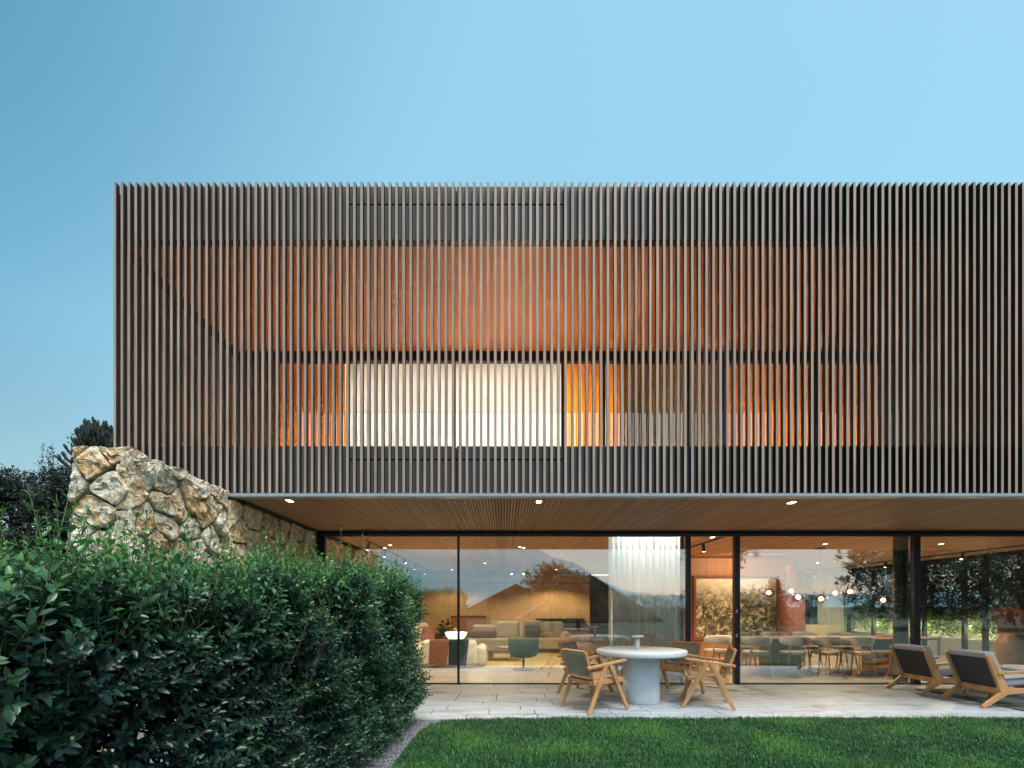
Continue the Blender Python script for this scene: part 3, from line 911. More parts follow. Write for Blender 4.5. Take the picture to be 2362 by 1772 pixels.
# fascia and parapet panels behind the slats, the middle ones are a folding section
XA, XB = (802 - 1163) / 186.6, (1298 - 1163) / 186.6
yfp = YF + sdp + .004
def rowpanels(nm, z0, z1, ysplit, th):
    g_ = .006
    HB().box(XL + .04, XA - g_, yfp, yfp + th, z0, z1).part(nm, M['panel'])
    HB().box(XB + g_, 12.9, yfp, yfp + th, z0, z1).part(nm, M['panel'])
    xm = (1052 - 1163) / 186.6
    for (a, b_) in ((XA, xm - g_), (xm + g_, XB)):
        HB().box(a, b_, yfp, yfp + .05, z0, ysplit - .010).part(nm, M['panel'])
        HB().box(a, b_, yfp, yfp + .05, ysplit + .010, z1).part(nm, M['panel'])
    HB().box(XA - .02, XB + .02, yfp + .053, yfp + th, z0 + .01, z1 - .01).part('panel_core', M['backing'])
rowpanels('fascia_panel', ZU, ZT - .005, EYE + (1400 - 471) / 186.6, .105)
rowpanels('parapet_panel', ZB + .01, ZP, EYE + (1400 - 1060) / 186.6, .12)
HB().box(XL + .06, 12.9, yfp + .002, yfp + .11, ZU - .006, ZU - .002).part('fascia_underside', M['black'])
HB().box(XL, 12.9, YF - .004, YF + .12, ZC - .006, ZB - .006).part('drip_edge', M['white_metal'], bevel=.004)
for xx in (616, 798, 1300, 1662):
    x = (xx - 1163) / 188.3
    HB().box(x - .0025, x + .0025, YF - .0055, YF + .004, ZC - .007, ZB - .005).part('drip_joint', M['black'])
HB().box(XL + .06, 12.9, yfp + .105, YU + .1, ZU, ZU + .05).part('loggia_ceiling', M['loggia'])
HB().box(XL + .05, 12.9, yfp + .11, 20.5, ZU + .06, ZT - .12).part('roof', M['panel'])
HB().box(XL + .05, 12.9, yfp + .125, 20.5, ZC + .04, 3.02).part('floor_slab', M['panel'])
HB().box(XL, XL + .10, YU + .1, 20.5, ZB, ZU + .05).part('end_wall', M['panel'])

# upper glazing
zt_u = EYE + (1400 - 834) / 129.4
HB().box(XL + .06, 12.9, YU - .03, YU + .08, zt_u, ZU - .001).part('window_head', M['black'])
for a in (1.02, 1.07):
    pass
HB().box(XL + .06, -4.05, YU, YU + .12, 3.02, zt_u - .002).part('pier', M['walnut'])
posts_u = [802, 1048, 1298, 1394, 1590, 1672, 1880, 2044]
xs_u = [(p - 1163) / 129.4 for p in posts_u]
xs_u = [-4.05] + xs_u + [8.4, 10.0, 12.2]
for i in range(len(xs_u) - 1):
    a, b_ = xs_u[i], xs_u[i + 1]
    w = empty('window', (0, 0, 0), parent=house)
    HB().box(a - .022, a + .022, YU + .003, YU + .07, 3.03, zt_u - .002).part('frame', M['frame'], w)
    HB().box(a + .022, b_ - .022, YU + .025, YU + .031, 3.05, zt_u - .002).part('pane', M['glass_top'], w)

def curtain(name, x0, x1, y, z0, z1, mat, amp=.035, wl=.13, seed=0, thick=.0):
    r = random.Random(seed)
    n = max(8, int((x1 - x0) / wl * 10))
    vs = []; fs = []
    ph = r.uniform(0, 6)
    for i in range(n + 1):
        x = x0 + (x1 - x0) * i / n
        t = x / wl * 2 * PI
        d = amp * math.sin(t + 1.3 * math.sin(t * .13 + ph) + ph) + amp * .3 * math.sin(t * 2.3 + ph * 2)
        for z, q in ((z0, 1.15), (z0 + (z1 - z0) * .5, 1.0), (z1, .75)):
            vs.append((x + .01 * math.sin(i * 1.7), y + d * q, z))
    for i in range(n):
        for j in range(2):
            a = i * 3 + j
            fs.append((a, a + 3, a + 4, a + 1))
    b = MB(); b.add([(p[0] - (x0 + x1) / 2, p[1] - y, p[2] - z0) for p in vs], fs)
    o = b.build(name, mat, None, smooth=True)
    o.location = ((x0 + x1) / 2, y, z0)
    s_ = o.modifiers.new('thickness', 'SOLIDIFY'); s_.thickness = .002
    return o
def ux(p): return (p - 1163) / 125.6
cz0, cz1 = 3.04, zt_u + .145
for (a, b_, mt, nm, lb) in (
    (640, 796, 'orange_cloth', 'curtain', 'orange curtain in the upper window left of the white blinds'),
    (1304, 1388, 'orange_cloth', 'curtain', 'orange curtain in the upper window right next to the white blinds'),
    (1398, 1440, 'orange_cloth', 'curtain', 'narrow bright orange curtain strip beside the olive curtain upstairs'),
    (1440, 1584, 'olive_cloth', 'curtain', 'wide olive curtain in the upper storey between two orange ones'),
    (1596, 1668, 'olive_cloth', 'curtain', 'narrow olive curtain upstairs just left of the long orange row'),
    (1678, 1872, 'orange_cloth', 'curtain', 'left half of the long orange curtain row upstairs on the right'),
    (1886, 2036, 'orange_cloth', 'curtain', 'right half of the long orange curtain row upstairs on the right')):
    tag(curtain(nm, ux(a), ux(b_), YU + .28, cz0, cz1, M[mt], .02, .12, a), lb, 'curtain', 'curtains in the upper windows')
for (a, b_, lb) in ((806, 1044, 'white roller blind behind the slats, left of the pair'), (1052, 1294, 'white roller blind behind the slats, right of the pair')):
    t = empty('roller_blind', (ux((a + b_) / 2), YU + .16, 3.04)); tag(t, lb, 'blind', 'white blinds upstairs')
    hw = (ux(b_) - ux(a)) / 2
    MB().box(-hw, hw, 0, .003, 0, cz1 - 3.10).build('fabric', M['blind'], t)
    MB().tube([(-hw, .02, cz1 - 3.06), (hw, .02, cz1 - 3.06)], .025, 10).build('roller', M['white_metal'], t)
    MB().box(-hw, hw, -.004, .008, -.012, .012).build('bottom_bar', M['white_metal'], t)
# rooms upstairs
HB().box(XL + .11, 12.9, 12.6, 12.7, 3.02, ZU).part('room_wall', M['room'])
for x in (-4.68, -2.85, 2.15, 6.95, 12.8):
    HB().box(x, x + .1, YU + .4, 12.6, 3.02, ZU).part('room_wall', M['room'])
HB().box(XL + .11, 12.9, YU + .1, 12.7, 3.022, 3.035).part('upper_floor', M['ash'])
HB().box(XL + .11, 12.9, YU + .11, 12.7, ZU - .02, ZU - .004).part('upper_ceiling', M['room'])

LAMPS = 0.8
def lamp(name, kind, loc, energy, color=(1.0, 0.66, 0.36), size=.2, rot=(0, 0, 0), spot=None, blend=.6, parent=None, size_y=None):
    d = bpy.data.lights.new(name, kind); d.energy = energy * LAMPS; d.color = color
    if kind == 'AREA':
        d.size = size
        if size_y: d.shape = 'RECTANGLE'; d.size_y = size_y
    else: d.shadow_soft_size = size
    if kind == 'SPOT': d.spot_size = math.radians(spot or 90); d.spot_blend = blend
    o = bpy.data.objects.new(name, d); COL.objects.link(o)
    o.location = loc; o.rotation_euler = rot
    if parent: o.parent = parent
    return o
for i, (x, e, cl, lb) in enumerate(((-1.6, 430, (1.0, .95, .90), 'left white blind'), (0.4, 430, (1.0, .95, .90), 'right white blind'))):
    t = empty('ceiling_lamp', (x, 10.4, ZU - .02)); tag(t, 'round ceiling lamp in the upper room behind the ' + lb, 'lamp', 'ceiling lamps of the upper rooms')
    MB().lathe([(.2, -.05), (.2, -.001)], 20).build('diffuser', M['lamp_shade'], t)
    lamp('room_light', 'AREA', (0, 0, -.07), e, cl, .5, parent=t)
for x, e, lb in ((-3.75, 210, 'leftmost orange curtain'), (1.75, 130, 'orange curtain beside the blinds'), (2.9, 170, 'olive curtain'), (4.9, 240, 'long orange curtain, left half'), (6.1, 240, 'long orange curtain, right half')):
    t = empty('standing_lamp', (x, 9.75, 3.036)); tag(t, 'standing lamp upstairs behind the ' + lb, 'lamp', 'standing lamps of the upper rooms')
    MB().lathe([(.14, 0), (.14, .02), (.012, .03), (.012, .62)], 16).build('stand', M['black'], t)
    MB().lathe([(.15, .6), (.12, .82)], 20).build('shade', M['lamp_shade'], t)
    lamp('room_light', 'POINT', (0, 0, .95), e, (1.0, .78, .45), .12, parent=t)
for x, e, lb in ((-3.9, 70, 'unseen lamp added on the loggia floor behind the parapet, leftmost'), (.1, 105, 'unseen lamp added on the loggia floor behind the parapet in the middle'), (3.8, 46, 'unseen lamp added on the loggia floor behind the parapet, right')):
    t = empty('added_loggia_lamp', (x, 8.2, 3.021)); tag(t, lb, 'lamp', 'added lamps on the loggia')  # unseen lamps added to brighten the loggia ceiling
    MB().lathe([(.07, 0), (.07, .1), (.05, .1)], 16).build('housing', M['black'], t)
    MB().lathe([(.045, .085), (.045, .088)], 16).build('lens', M['lamp_warm'], t)
    lamp('added_uplight', 'SPOT', (0, 0, .12), e, (1.0, .50, .20), .05, rot=(PI, 0, 0), parent=t, spot=150, blend=1)
# ground floor ceiling battens (too fine to pick apart), outside and inside
def battens(nm, x0, x1, y0, y1, z, mt='soffit'):
    h = HB(); x = x0
    while x < x1:
        a, b_ = x + .0070, x + .0338
        n0 = len(h.v)
        h.v += [(a, y0, z), (b_, y0, z), (b_, y1, z), (a, y1, z), (a, y0, z + .022), (b_, y0, z + .022), (b_, y1, z + .022), (a, y1, z + .022)]
        h.f += [tuple(n0 + i for i in q) for q in ((0, 3, 2, 1), (0, 1, 5, 4), (3, 7, 6, 2), (0, 4, 7, 3), (1, 2, 6, 5))]
        x += .0408
    tag(h.part(nm, M[mt]), kind='stuff')
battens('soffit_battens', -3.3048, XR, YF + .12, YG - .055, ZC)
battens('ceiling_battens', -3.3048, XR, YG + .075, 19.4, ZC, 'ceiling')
HB().box(-3.9, XR + .4, YF + .118, 20.4, ZC + .024, ZC + .036).part('ceiling_backing', M['backing'])
HB().box(XL, XS - .05, YF + .11, 20.4, ZC - .006, ZC + .02).part('eaves', M['panel'])

# soffit fittings
for (x, y, lb) in ((668, 1155, 'lit rectangular recessed light in the soffit nearest the stone wall'), (1243, 1157, 'lit rectangular recessed light in the middle of the soffit'), (1826, 1159, 'lit rectangular recessed light at the right of the soffit')):
    s = (1400 - y) / 1.355
    t = empty('recessed_light', ((x - 1163) / s, FPX / s, ZC)); tag(t, lb, 'light', 'recessed lights in the soffit')
    MB().box(-.05, .05, -.075, .075, -.004, .01).build('frame', M['soffit'], t, bevel=.002)
    MB().box(-.03, .03, -.055, .055, -.0065, -.0045).build('diffuser', M['lamp_warm'], t)
    lamp('soffit_light', 'SPOT', (0, .0, -.02), 12, (1.0, .78, .50), .04, parent=t, spot=112, blend=.7)
for (x0, x1, y, lb) in ((960, 1000, 1194, 'larger wooden hatch in the soffit left of the middle'), (1222, 1243, 1194, 'smaller wooden hatch in the soffit behind the middle light')):
    s = (1400 - y) / 1.355; xa, xb = (x0 - 1163) / s, (x1 - 1163) / s
    o = MB().box(-(xb - xa) / 2, (xb - xa) / 2, -.06, .06, -.004, .004).build('hatch', M['ash'], None, bevel=.0015)
    o.location = ((xa + xb) / 2, FPX / s, ZC); tag(o, lb, 'hatch', 'hatches in the soffit')
o = MB().lathe([(.06, -.006), (.065, .001)], 20).build('ceiling_speaker', M['black'])
s = (1400 - 1213) / 1.355; o.location = ((778 - 1163) / s, FPX / s, ZC); tag(o, 'small round black speaker in the soffit near the stone wall', 'speaker')

# ground floor glazing
def gx(p, s=129.0): return (p - 1163) / s
ZH = EYE + (1400 - 1238) / 129.0
HB().box(XS + .0, XR, YG - .05, YG + .07, ZH + .035, ZC + .018).part('head_rail', M['frame'], bevel=.002)
HB().box(XS + .0, XR, YG - .035, YG + .05, ZH, ZH + .018).part('head_rail', M['frame'], bevel=.002)
HB().box(XS + .0, XR, YG - .025, YG + .03, ZH + .02, ZH + .033).part('head_track', M['white_metal'])
HB().box(XS, gx(1592), YG - .03, YG + .05, -.015, .018).part('sill', M['frame'], bevel=.002)
HB().box(gx(1697), XR, YG - .03, YG + .05, -.015, .018).part('sill', M['frame'], bevel=.002)
HB().box(gx(1592), gx(1697), YG - .025, YG + .05, -.015, .004).part('door_track', M['frame'])
posts = [(733, 752, .10), (1055, 1060.5, .05), (1582, 1591.5, .09), (1692, 1704, .10), (2104, 2118, .10)]
for (a, b_, d) in posts:
    HB().box(gx(a), gx(b_), YG - d * .5, YG + d * .5, .0181, ZH - .001).part('mullion', M['frame'], bevel=.002)
for (a, b_) in ((752, 1055), (1060.5, 1582), (1704, 2104), (2118, 2749)):
    HB().box(gx(a) + .001, gx(b_) - .001, YG - .004, YG + .004, .019, ZH - .001).part('pane', M['glass'])
# the sliding door leaf that stands open behind the first long pane
HB().box(gx(1576) - .03, gx(1580), YG + .055, YG + .09, .02, ZH - .001).part('door_leaf_stile', M['frame'])
for z in (1.27, .84):
    HB().box(gx(1694), gx(1694) + .02, YG - .075, YG - .05, z, z + .06).part('door_handle', M['white_metal'])

# interior: floor, walls
HB().box(-3.9, XR + .05, YG - .026, 20.4, -.12, -.002).part('floor', M['floor_in'])
YB = 19.2
bw = empty('back_wall', (0, 0, 0), parent=house)
xx = -3.3
for w_ in (1.1, 1.6, 1.6, 1.25, 1.15):
    HB().box(xx + .005, xx + w_ - .005, YB, YB + .08, .0, 2.32).part('panel', M['wall_in'], bw)
    HB().box(xx + .005, xx + w_ - .005, YB, YB + .08, 2.335, 2.72).part('panel', M['wall_in'], bw)
    xx += w_
HB().box(-3.9, 3.42, YB + .085, YB + .18, 0, 2.72).part('back_wall_core', M['black'])
HB().box(3.42, 7.7, 20.9, 21.0, 0, 2.72).part('corridor_wall', M['wall_wood'])
HB().box(3.42, 3.5, YB + .2, 20.9, 0, 2.72).part('corridor_wall', M['wall_wood'])
# dark doorway at the end of the stone wall
HB().box(-3.5, -3.36, 17.3, YB, 0, 2.72).part('doorway', M['black'])
# core with wooden front
YC = 13.3
for (a, b_) in ((4.6, 5.55), (5.56, 6.62), (6.63, 7.7)):
    HB().box(a, b_, YC, YC + .05, 0, 2.72).part('wall_panel', M['wall_wood'])
HB().box(4.6, 7.7, YC + .055, 18.5, 0, 2.72).part('core_wall', M['wall_wood'])
# dining back glazing and side glazing
for x in (7.72, 9.3, 10.9, 12.2):
    HB().box(x, x + .09, 19.56, 19.66, 0, ZC - .001).part('mullion', M['frame'])
HB().box(7.82, 12.19, 19.6, 19.61, .02, ZC - .002).part('pane', M['glass_clear'])
for y in (9.55, 10.6, 11.55, 12.4, 12.96, 14.2, 15.1, 16.15, 17.3, 18.4, 19.5):
    HB().box(XR, XR + .09, y - .045, y + .045, 0, ZC - .001).part('mullion', M['frame'])
HB().box(XR + .035, XR + .045, YG, 19.6, .02, ZC - .002).part('pane', M['glass_clear'])
HB().box(XR - .02, XR + .11, YG, 19.7, ZC - .001 - .10, ZC - .0015).part('side_head', M['frame'])
HB().lathe([(.115, 0), (.115, ZC - .002)], 32, (7.34, 8.95, 0)).part('round_column', M['black'], smooth=False)

# ------------------------------------------------------------------ interior lamps
def downlight(x, y, e, lb, rz=0, spot=115):
    t = empty('downlight', (x, y, ZC), rz); tag(t, lb, 'light', 'recessed lights in the indoor ceiling')
    MB().box(-.045, .045, -.06, .06, -.004, .006).build('frame', M['soffit'], t)
    MB().box(-.03, .03, -.045, .045, -.0065, -.0045).build('diffuser', M['lamp_warm'], t)
    lamp('indoor_light', 'SPOT', (0, 0, -.03), e, (1.0, .72, .42), .03, parent=t, spot=spot, blend=.35)
downlight(-2.5, 10.6, 190, 'recessed indoor light beside the track above the white sofa')
downlight(.35, 10.9, 210, 'recessed indoor light above the green swivel chair')
downlight(2.62, 9.5, 60, 'added unseen light just behind the sheer curtain', spot=150)  # added so the curtain glows from behind
downlight(-.35, 9.2, 280, 'recessed indoor light near the glass left of the white curtain', spot=140)
downlight(4.05, 9.4, 110, 'recessed indoor light just inside the open door', spot=140)
downlight(6.9, 10.4, 330, 'recessed indoor light over the left half of the dining table', spot=140)
downlight(9.4, 10.4, 280, 'recessed indoor light over the right end of the dining room', spot=140)
downlight(-.6, 15.0, 130, 'recessed indoor light deep in the living room over the beige sofa', spot=150)
downlight(-1.9, 17.6, 110, 'added unseen light brightening the left of the living room back wall', spot=140)  # added to brighten the back wall, left half
downlight(1.9, 17.6, 220, 'added unseen light brightening the right of the living room back wall', spot=140)  # added to brighten the back wall, right half
downlight(9.6, 14.8, 260, 'recessed indoor light deep in the dining room', spot=150)

def track(x0, y0, y1, spots, lb, e=35):
    t = empty('track_light', (x0, y0, ZC)); tag(t, lb, 'track light', 'track lights indoors')
    MB().box(-.012, .012, 0, y1 - y0, -.03, -.001).build('rail', M['black'], t)
    for i, (yy, tilt) in enumerate(spots):
        hd = empty('spot_head', (0, yy, -.03), parent=t); hd.rotation_euler = (0, tilt, 0)
        MB().tube([(0, 0, 0), (0, 0, -.16)], .034, 14).build('housing', M['black'], hd)
        MB().lathe([(.028, -.163), (.028, -.1605)], 14).build('lens', M['lamp_warm'], hd)
        lamp('track_spot', 'SPOT', (0, 0, -.18), e, (1.0, .66, .34), .03, parent=hd, spot=100, blend=.8)
track(-2.78, 9.6, 18.6, [(.35, .25), (1.7, .15), (3.6, -.6), (5.6, .3), (7.6, .2)], 'black track with five spot heads along the stone wall in the living room', 60)
track(4.2, 9.2, 12.6, [(1.0, -.1), (2.6, -.5)], 'short black track behind the open door and the curtain', 60)
track(11.3, 9.3, 18.5, [(.7, .5), (2.6, .3), (5.0, .2)], 'black track with spots along the side glazing of the dining room', 50)

# ------------------------------------------------------------------ curtain behind the glass, pictures, stove, sideboard
c = curtain('curtain', gx(1405, 126), gx(1577, 126), YG + .24, .01, ZC - .01, M['curtain'], .045, .115, 5)
tag(c, 'white sheer curtain hanging in folds behind the glass by the open door', 'curtain')
t = empty('added_curtain_strip', (2.62, 8.735, ZC - .002)); tag(t, 'added unseen light strip brightening the sheer curtain behind the glass', 'light')  # invented fitting, added to light the front of the curtain folds
MB().box(-.7, .7, -.012, .012, -.012, 0).build('housing', M['white_metal'], t)
lamp('curtain_fill', 'AREA', (0, 0, -.014), 8, (1.0, .96, .88), 1.35, rot=(math.radians(14), 0, 0), parent=t, size_y=.02)
c = curtain('curtain', 11.25, 12.2, 17.4, .01, 2.6, M['curtain'], .05, .16, 9)
tag(c, 'yellowish curtain at the far end of the dining room', 'curtain')

def art_mat():
    m, nt, b = new_mat('sepia foliage print')
    v = geo_pos(nt)
    nd = N(nt, 'ShaderNodeTexNoise', Scale=3.0, Detail=3); nt.links.new(v, nd.inputs['Vector'])
    mxv = N(nt, 'ShaderNodeMix', data_type='VECTOR'); mxv.inputs['Factor'].default_value = .35
    nt.links.new(v, mxv.inputs['A']); nt.links.new(nd.outputs['Color'], mxv.inputs['B'])
    outs = []
    for ang, sc in ((.5, (5, 1, 19)), (-.45, (6, 1, 22)), (1.25, (7, 1, 20))):
        mp = N(nt, 'ShaderNodeMapping'); mp.inputs['Scale'].default_value = sc; mp.inputs['Rotation'].default_value = (0, ang, 0)
        mp.vector_type = 'TEXTURE' if False else 'POINT'
        rt = N(nt, 'ShaderNodeMapping'); rt.inputs['Rotation'].default_value = (0, ang, 0)
        mp.inputs['Rotation'].default_value = (0, 0, 0)
        nt.links.new(mxv.outputs['Result'], rt.inputs[0]); nt.links.new(rt.outputs[0], mp.inputs[0])
        vo = N(nt, 'ShaderNodeTexVoronoi', Scale=1.0, Randomness=1.0); nt.links.new(mp.outputs[0], vo.inputs['Vector'])
        outs.append(vo.outputs['Distance'])
    mn = N(nt, 'ShaderNodeMath', operation='MULTIPLY'); nt.links.new(outs[0], mn.inputs[0]); nt.links.new(outs[1], mn.inputs[1])
    mn2 = N(nt, 'ShaderNodeMath', operation='MULTIPLY'); nt.links.new(mn.outputs[0], mn2.inputs[0]); nt.links.new(outs[2], mn2.inputs[1])
    sx = N(nt, 'ShaderNodeSeparateXYZ'); nt.links.new(v, sx.inputs[0])
    z = N(nt, 'ShaderNodeMapRange'); z.inputs[1].default_value = 1.35; z.inputs[2].default_value = 2.2; nt.links.new(sx.outputs[2], z.inputs[0])
    z2 = N(nt, 'ShaderNodeMath', operation='ADD'); nt.links.new(z.outputs[0], z2.inputs[0])
    nn = N(nt, 'ShaderNodeTexNoise', Scale=5, Detail=8, Roughness=.7); nt.links.new(v, nn.inputs['Vector'])
    na = N(nt, 'ShaderNodeMath', operation='MULTIPLY_ADD'); na.inputs[1].default_value = 1.6; na.inputs[2].default_value = -.8
    nt.links.new(nn.outputs[0], na.inputs[0]); nt.links.new(na.outputs[0], z2.inputs[1]); z2.use_clamp = True
    col = ramp(nt, mn2.outputs[0], [(0.0, (0.70, 0.64, 0.48)), (0.03, (0.42, 0.37, 0.22)), (0.10, (0.10, 0.085, 0.045)), (0.22, (0.02, 0.018, 0.01))])
    mx = N(nt, 'ShaderNodeMix', data_type='RGBA'); nt.links.new(z2.outputs[0], mx.inputs['Factor'])
    nt.links.new(col, mx.inputs['A']); mx.inputs['B'].default_value = (0.66, 0.60, 0.46, 1)
    nt.links.new(mx.outputs['Result'], b.inputs['Base Color']); b.inputs['Roughness'].default_value = .6
    return m
M['art'] = art_mat()
t = empty('framed_picture', (6.36, YC - .03, .5)); tag(t, 'wide sepia picture of dense foliage in a red brown frame behind the open door', 'picture')
MB().box(-1.10, 1.10, -.012, .0, .06, 1.66).build('print', M['art'], t)
f = MB(); f.box(-1.17, 1.17, -.04, .0, 1.66, 1.74).box(-1.17, 1.17, -.04, .0, -.02, .06).box(-1.17, -1.10, -.04, 0, .06, 1.66).box(1.10, 1.17, -.04, 0, .06, 1.66)
f.build('frame', M['rust'], t)
lamp('picture_light', 'AREA', (0, -1.09, 2.21), 30, (1.0, .78, .48), 1.6, rot=(math.radians(48), 0, 0), parent=t, size_y=.1)
MB().box(-.8, .8, -1.12, -1.06, 2.225, 2.234).build('light_bar', M['black'], t)

t = empty('stove', (7.33, 12.35, 0)); tag(t, 'rust brown free standing stove with a narrow flue behind the dining chairs', 'stove')
MB().lathe([(.29, 0), (.29, 1.66), (.24, 1.71)], 28, sq=.8).build('body', M['rust'], t)
MB().lathe([(.13, 1.71), (.13, 2.44)], 20).build('flue', M['rust'], t)
t = empty('sideboard', (11.0, 16.9, 0)); tag(t, 'low pale cream sideboard at the far end of the dining room', 'sideboard')
MB().box(-.62, .62, -.25, .25, .06, .76).build('body', M['sideboard'], t, bevel=.006)
for x in (-.41, 0, .41): MB().box(x - .195, x + .195, -.27, -.252, .1, .72).build('door', M['sideboard'], t, bevel=.004)
# tall vase with dried grass at the right
t = empty('vase', (10.25, 9.75, 0)); tag(t, 'tall taupe floor vase with a reddish dried bundle at the right edge', 'vase')
MB().lathe([(.14, 0), (.24, .3), (.27, .62), (.2, .84), (.17, .86)], 24).build('body', M['walnut'], t, smooth=True)
n = 700
P = np.stack([RNG.normal(0, .08, n), RNG.normal(0, .08, n), np.full(n, .84)], -1)
D = norm(np.stack([RNG.normal(0, .28, n), RNG.normal(0, .28, n), np.ones(n)], -1))
me = stems_mesh('dried_stems', P, D, RNG.uniform(.25, .58, n), np.full(n, .006), M['rust'])
tag(link('dried_stems', me, t), kind='stuff')

# chandelier
t = empty('chandelier', (7.25, 11.1, 0)); tag(t, 'branching pendant lamp with seven smoked glass globes over the dining table', 'chandelier')
b = MB(); b.tube([(0, 0, ZC - .002), (0, 0, 1.74)], .006, 8); b.lathe([(.11, ZC - .03), (.11, ZC - .002)], 24)
b.build('rod', M['black'], t)
arms = [(-1.12, 0.1, 1.71), (-.62, -.2, 1.60), (-.51, .25, 1.75), (-.04, -.1, 1.56), (.42, .1, 1.70), (.66, -.05, 1.73), (1.22, -.3, 1.53)]
b = MB()
b.tube([(-1.12, .1, 1.71), (-.3, 0, 1.72), (0, 0, 1.74), (.3, 0, 1.71), (.66, -.05, 1.73)], .006, 6)
b.tube([(0, 0, 1.74), (-.3, -.15, 1.66), (-.62, -.2, 1.60)], .006, 6).tube([(0, 0, 1.74), (-.3, .15, 1.75), (-.51, .25, 1.75)], .006, 6)
b.tube([(0, 0, 1.74), (-.04, -.1, 1.62)], .006, 6).tube([(.3, 0, 1.71), (.8, -.2, 1.62), (1.22, -.3, 1.60)], .006, 6)
b.build('arm', M['black'], t)
def amber():
    m = glass_mat('smoked amber globe glass', 0.07, (0.78, 0.46, 0.26)); return m
M['amber'] = amber()
for (x, y, z) in arms:
    gl = MB().lathe([(.001, -.105), (.06, -.092), (.115, -.05), (.14, 0), (.115, .05), (.06, .092), (.001, .105)], 24, (x, y, z)).build('globe', M['amber'], t, smooth=True)
    MB().lathe([(.001, -.045), (.034, -.03), (.046, 0), (.034, .03), (.001, .045)], 14, (x, y, z)).build('bulb', M['bulb'], gl, smooth=True)
    lamp('globe_light', 'POINT', (x, y, z - .02), 17, (1.0, .70, .38), .03, parent=t)
# small globe lamp in the living room
t = empty('pendant_lamp', (.42, 15.5, 0)); tag(t, 'small cluster of clear glass globes hanging in the living room', 'pendant')
b = MB(); b.tube([(0, 0, ZC), (0, 0, 2.5)], .005, 6).tube([(-.18, 0, 2.5), (.2, 0, 2.5)], .005, 6); b.build('stem', M['black'], t)
for x in (-.18, .2):
    gl = MB().lathe([(.001, -.09), (.07, -.06), (.095, 0), (.07, .06), (.001, .09)], 20, (x, 0, 2.43)).build('globe', M['glass_clear'], t, smooth=True)
    MB().lathe([(.001, -.02), (.02, 0), (.001, .02)], 10, (x, 0, 2.43)).build('bulb', M['bulb'], gl)

# ------------------------------------------------------------------ dining table and chairs
t = empty('dining_table', (7.0, 10.25, 0)); tag(t, 'long dark dining table on two block bases behind the glass', 'dining table')
MB().prism([(math.copysign(abs(math.cos(a)) ** .7, math.cos(a)) * 2.1, math.copysign(abs(math.sin(a)) ** .7, math.sin(a)) * .5) for a in [2 * PI * i / 40 for i in range(40)]], 'z', .70, .74).build('tabletop', M['walnut'], t, bevel=.008)
MB().box(-1.5, -.8, -.2, .2, 0, .70).build('base', M['walnut'], t, bevel=.02)
MB().box(.75, 1.35, -.25, .25, 0, .70).build('base', M['rust'], t, bevel=.02)

def make_dining_chair(mat, leg):
    t = empty('dining_chair')
    MB().lathe([(.001, .425), (.20, .43), (.235, .455), (.235, .475), (.20, .495), (.001, .50)], 24, sq=.85).build('seat', mat, t, smooth=True)
    vs = []; fs = []; n = 18; m = 10
    for i in range(n + 1):
        a = math.radians(-82 + 164 * i / n)
        hh = .10 * (1 - .45 * (abs(i - n / 2) / (n / 2)) ** 3) + .002
        for k_ in range(m):
            q = 2 * PI * k_ / m
            r = .285 + .028 * math.cos(q) * (1 if 0 < i < n else .3)
            z = .705 + hh * math.sin(q) * (1 if 0 < i < n else .5)
            vs.append((r * math.sin(a), -r * math.cos(a) + .03, z))
    for i in range(n):
        for k_ in range(m):
            fs.append((i * m + k_, i * m + (k_ + 1) % m, (i + 1) * m + (k_ + 1) % m, (i + 1) * m + k_))
    fs.append(tuple(range(m))); fs.append(tuple(n * m + k_ for k_ in reversed(range(m))))
    MB().add(vs, fs).build('backrest', mat, t, smooth=True)
    for sx in (-1, 1):
        MB().tube([(sx * .24, -.22, 0), (sx * .19, -.20, .45), (sx * .17, -.20, .66)], [.011, .016, .011], 8).build('leg', leg, t, smooth=True)
        MB().tube([(sx * .22, .22, 0), (sx * .17, .17, .44)], [.010, .016], 8).build('leg', leg, t, smooth=True)
    MB().tube([(-.19, -.20, .42), (.19, -.20, .42)], .01, 8).build('rail', leg, t)
    return t
proto = make_dining_chair(M['boucle'], M['ash'])
near = [(1661, 'grey dining chair seen through the open door, in front of the framed picture'),
        (1753, 'pale grey dining chair first to the right of the open door, back to the glass'),
        (1842, 'grey dining chair in front of the rust brown stove, back to the glass'),
        (1916, 'grey dining chair in the middle of the near row, right of the stove'),
        (1990, 'beige dining chair in the near row, just left of the black round column')]
used = False
for i, (p, lb) in enumerate(near):
    o = proto if not used else copy_tree(proto); used = True
    s = 116 if i else 112
    o.location = ((p - 1163) / s, FPX / s + .18, 0); o.rotation_euler = (0, 0, random.uniform(-.15, .15))
    tag(o, lb, 'chair', 'chairs round the dining table')
dark_proto = None
for i, (p, lb) in enumerate(((1722, 'dark dining chair across the table, leftmost of the far row'), (1800, 'dark dining chair across the table in front of the stove'),
                (1875, 'dark dining chair across the table before the pale sideboard'), (1958, 'dark dining chair across the table, rightmost of the far row'))):
    if dark_proto is None:
        dark_proto = make_dining_chair(M['grey_dark'], M['walnut']); o = dark_proto
    else: o = copy_tree(dark_proto)
    o.location = ((p - 1163) / 103.5, 11.0, 0); o.rotation_euler = (0, 0, PI + random.uniform(-.2, .2))
    tag(o, lb, 'chair', 'chairs round the dining table')
o = make_dining_chair(M['rust_fabric'], M['walnut']); o.location = (7.95, 9.95, 0); o.rotation_euler = (0, 0, PI * .62)
tag(o, 'brown dining chair at the right end of the table behind the round column', 'chair', 'chairs round the dining table')

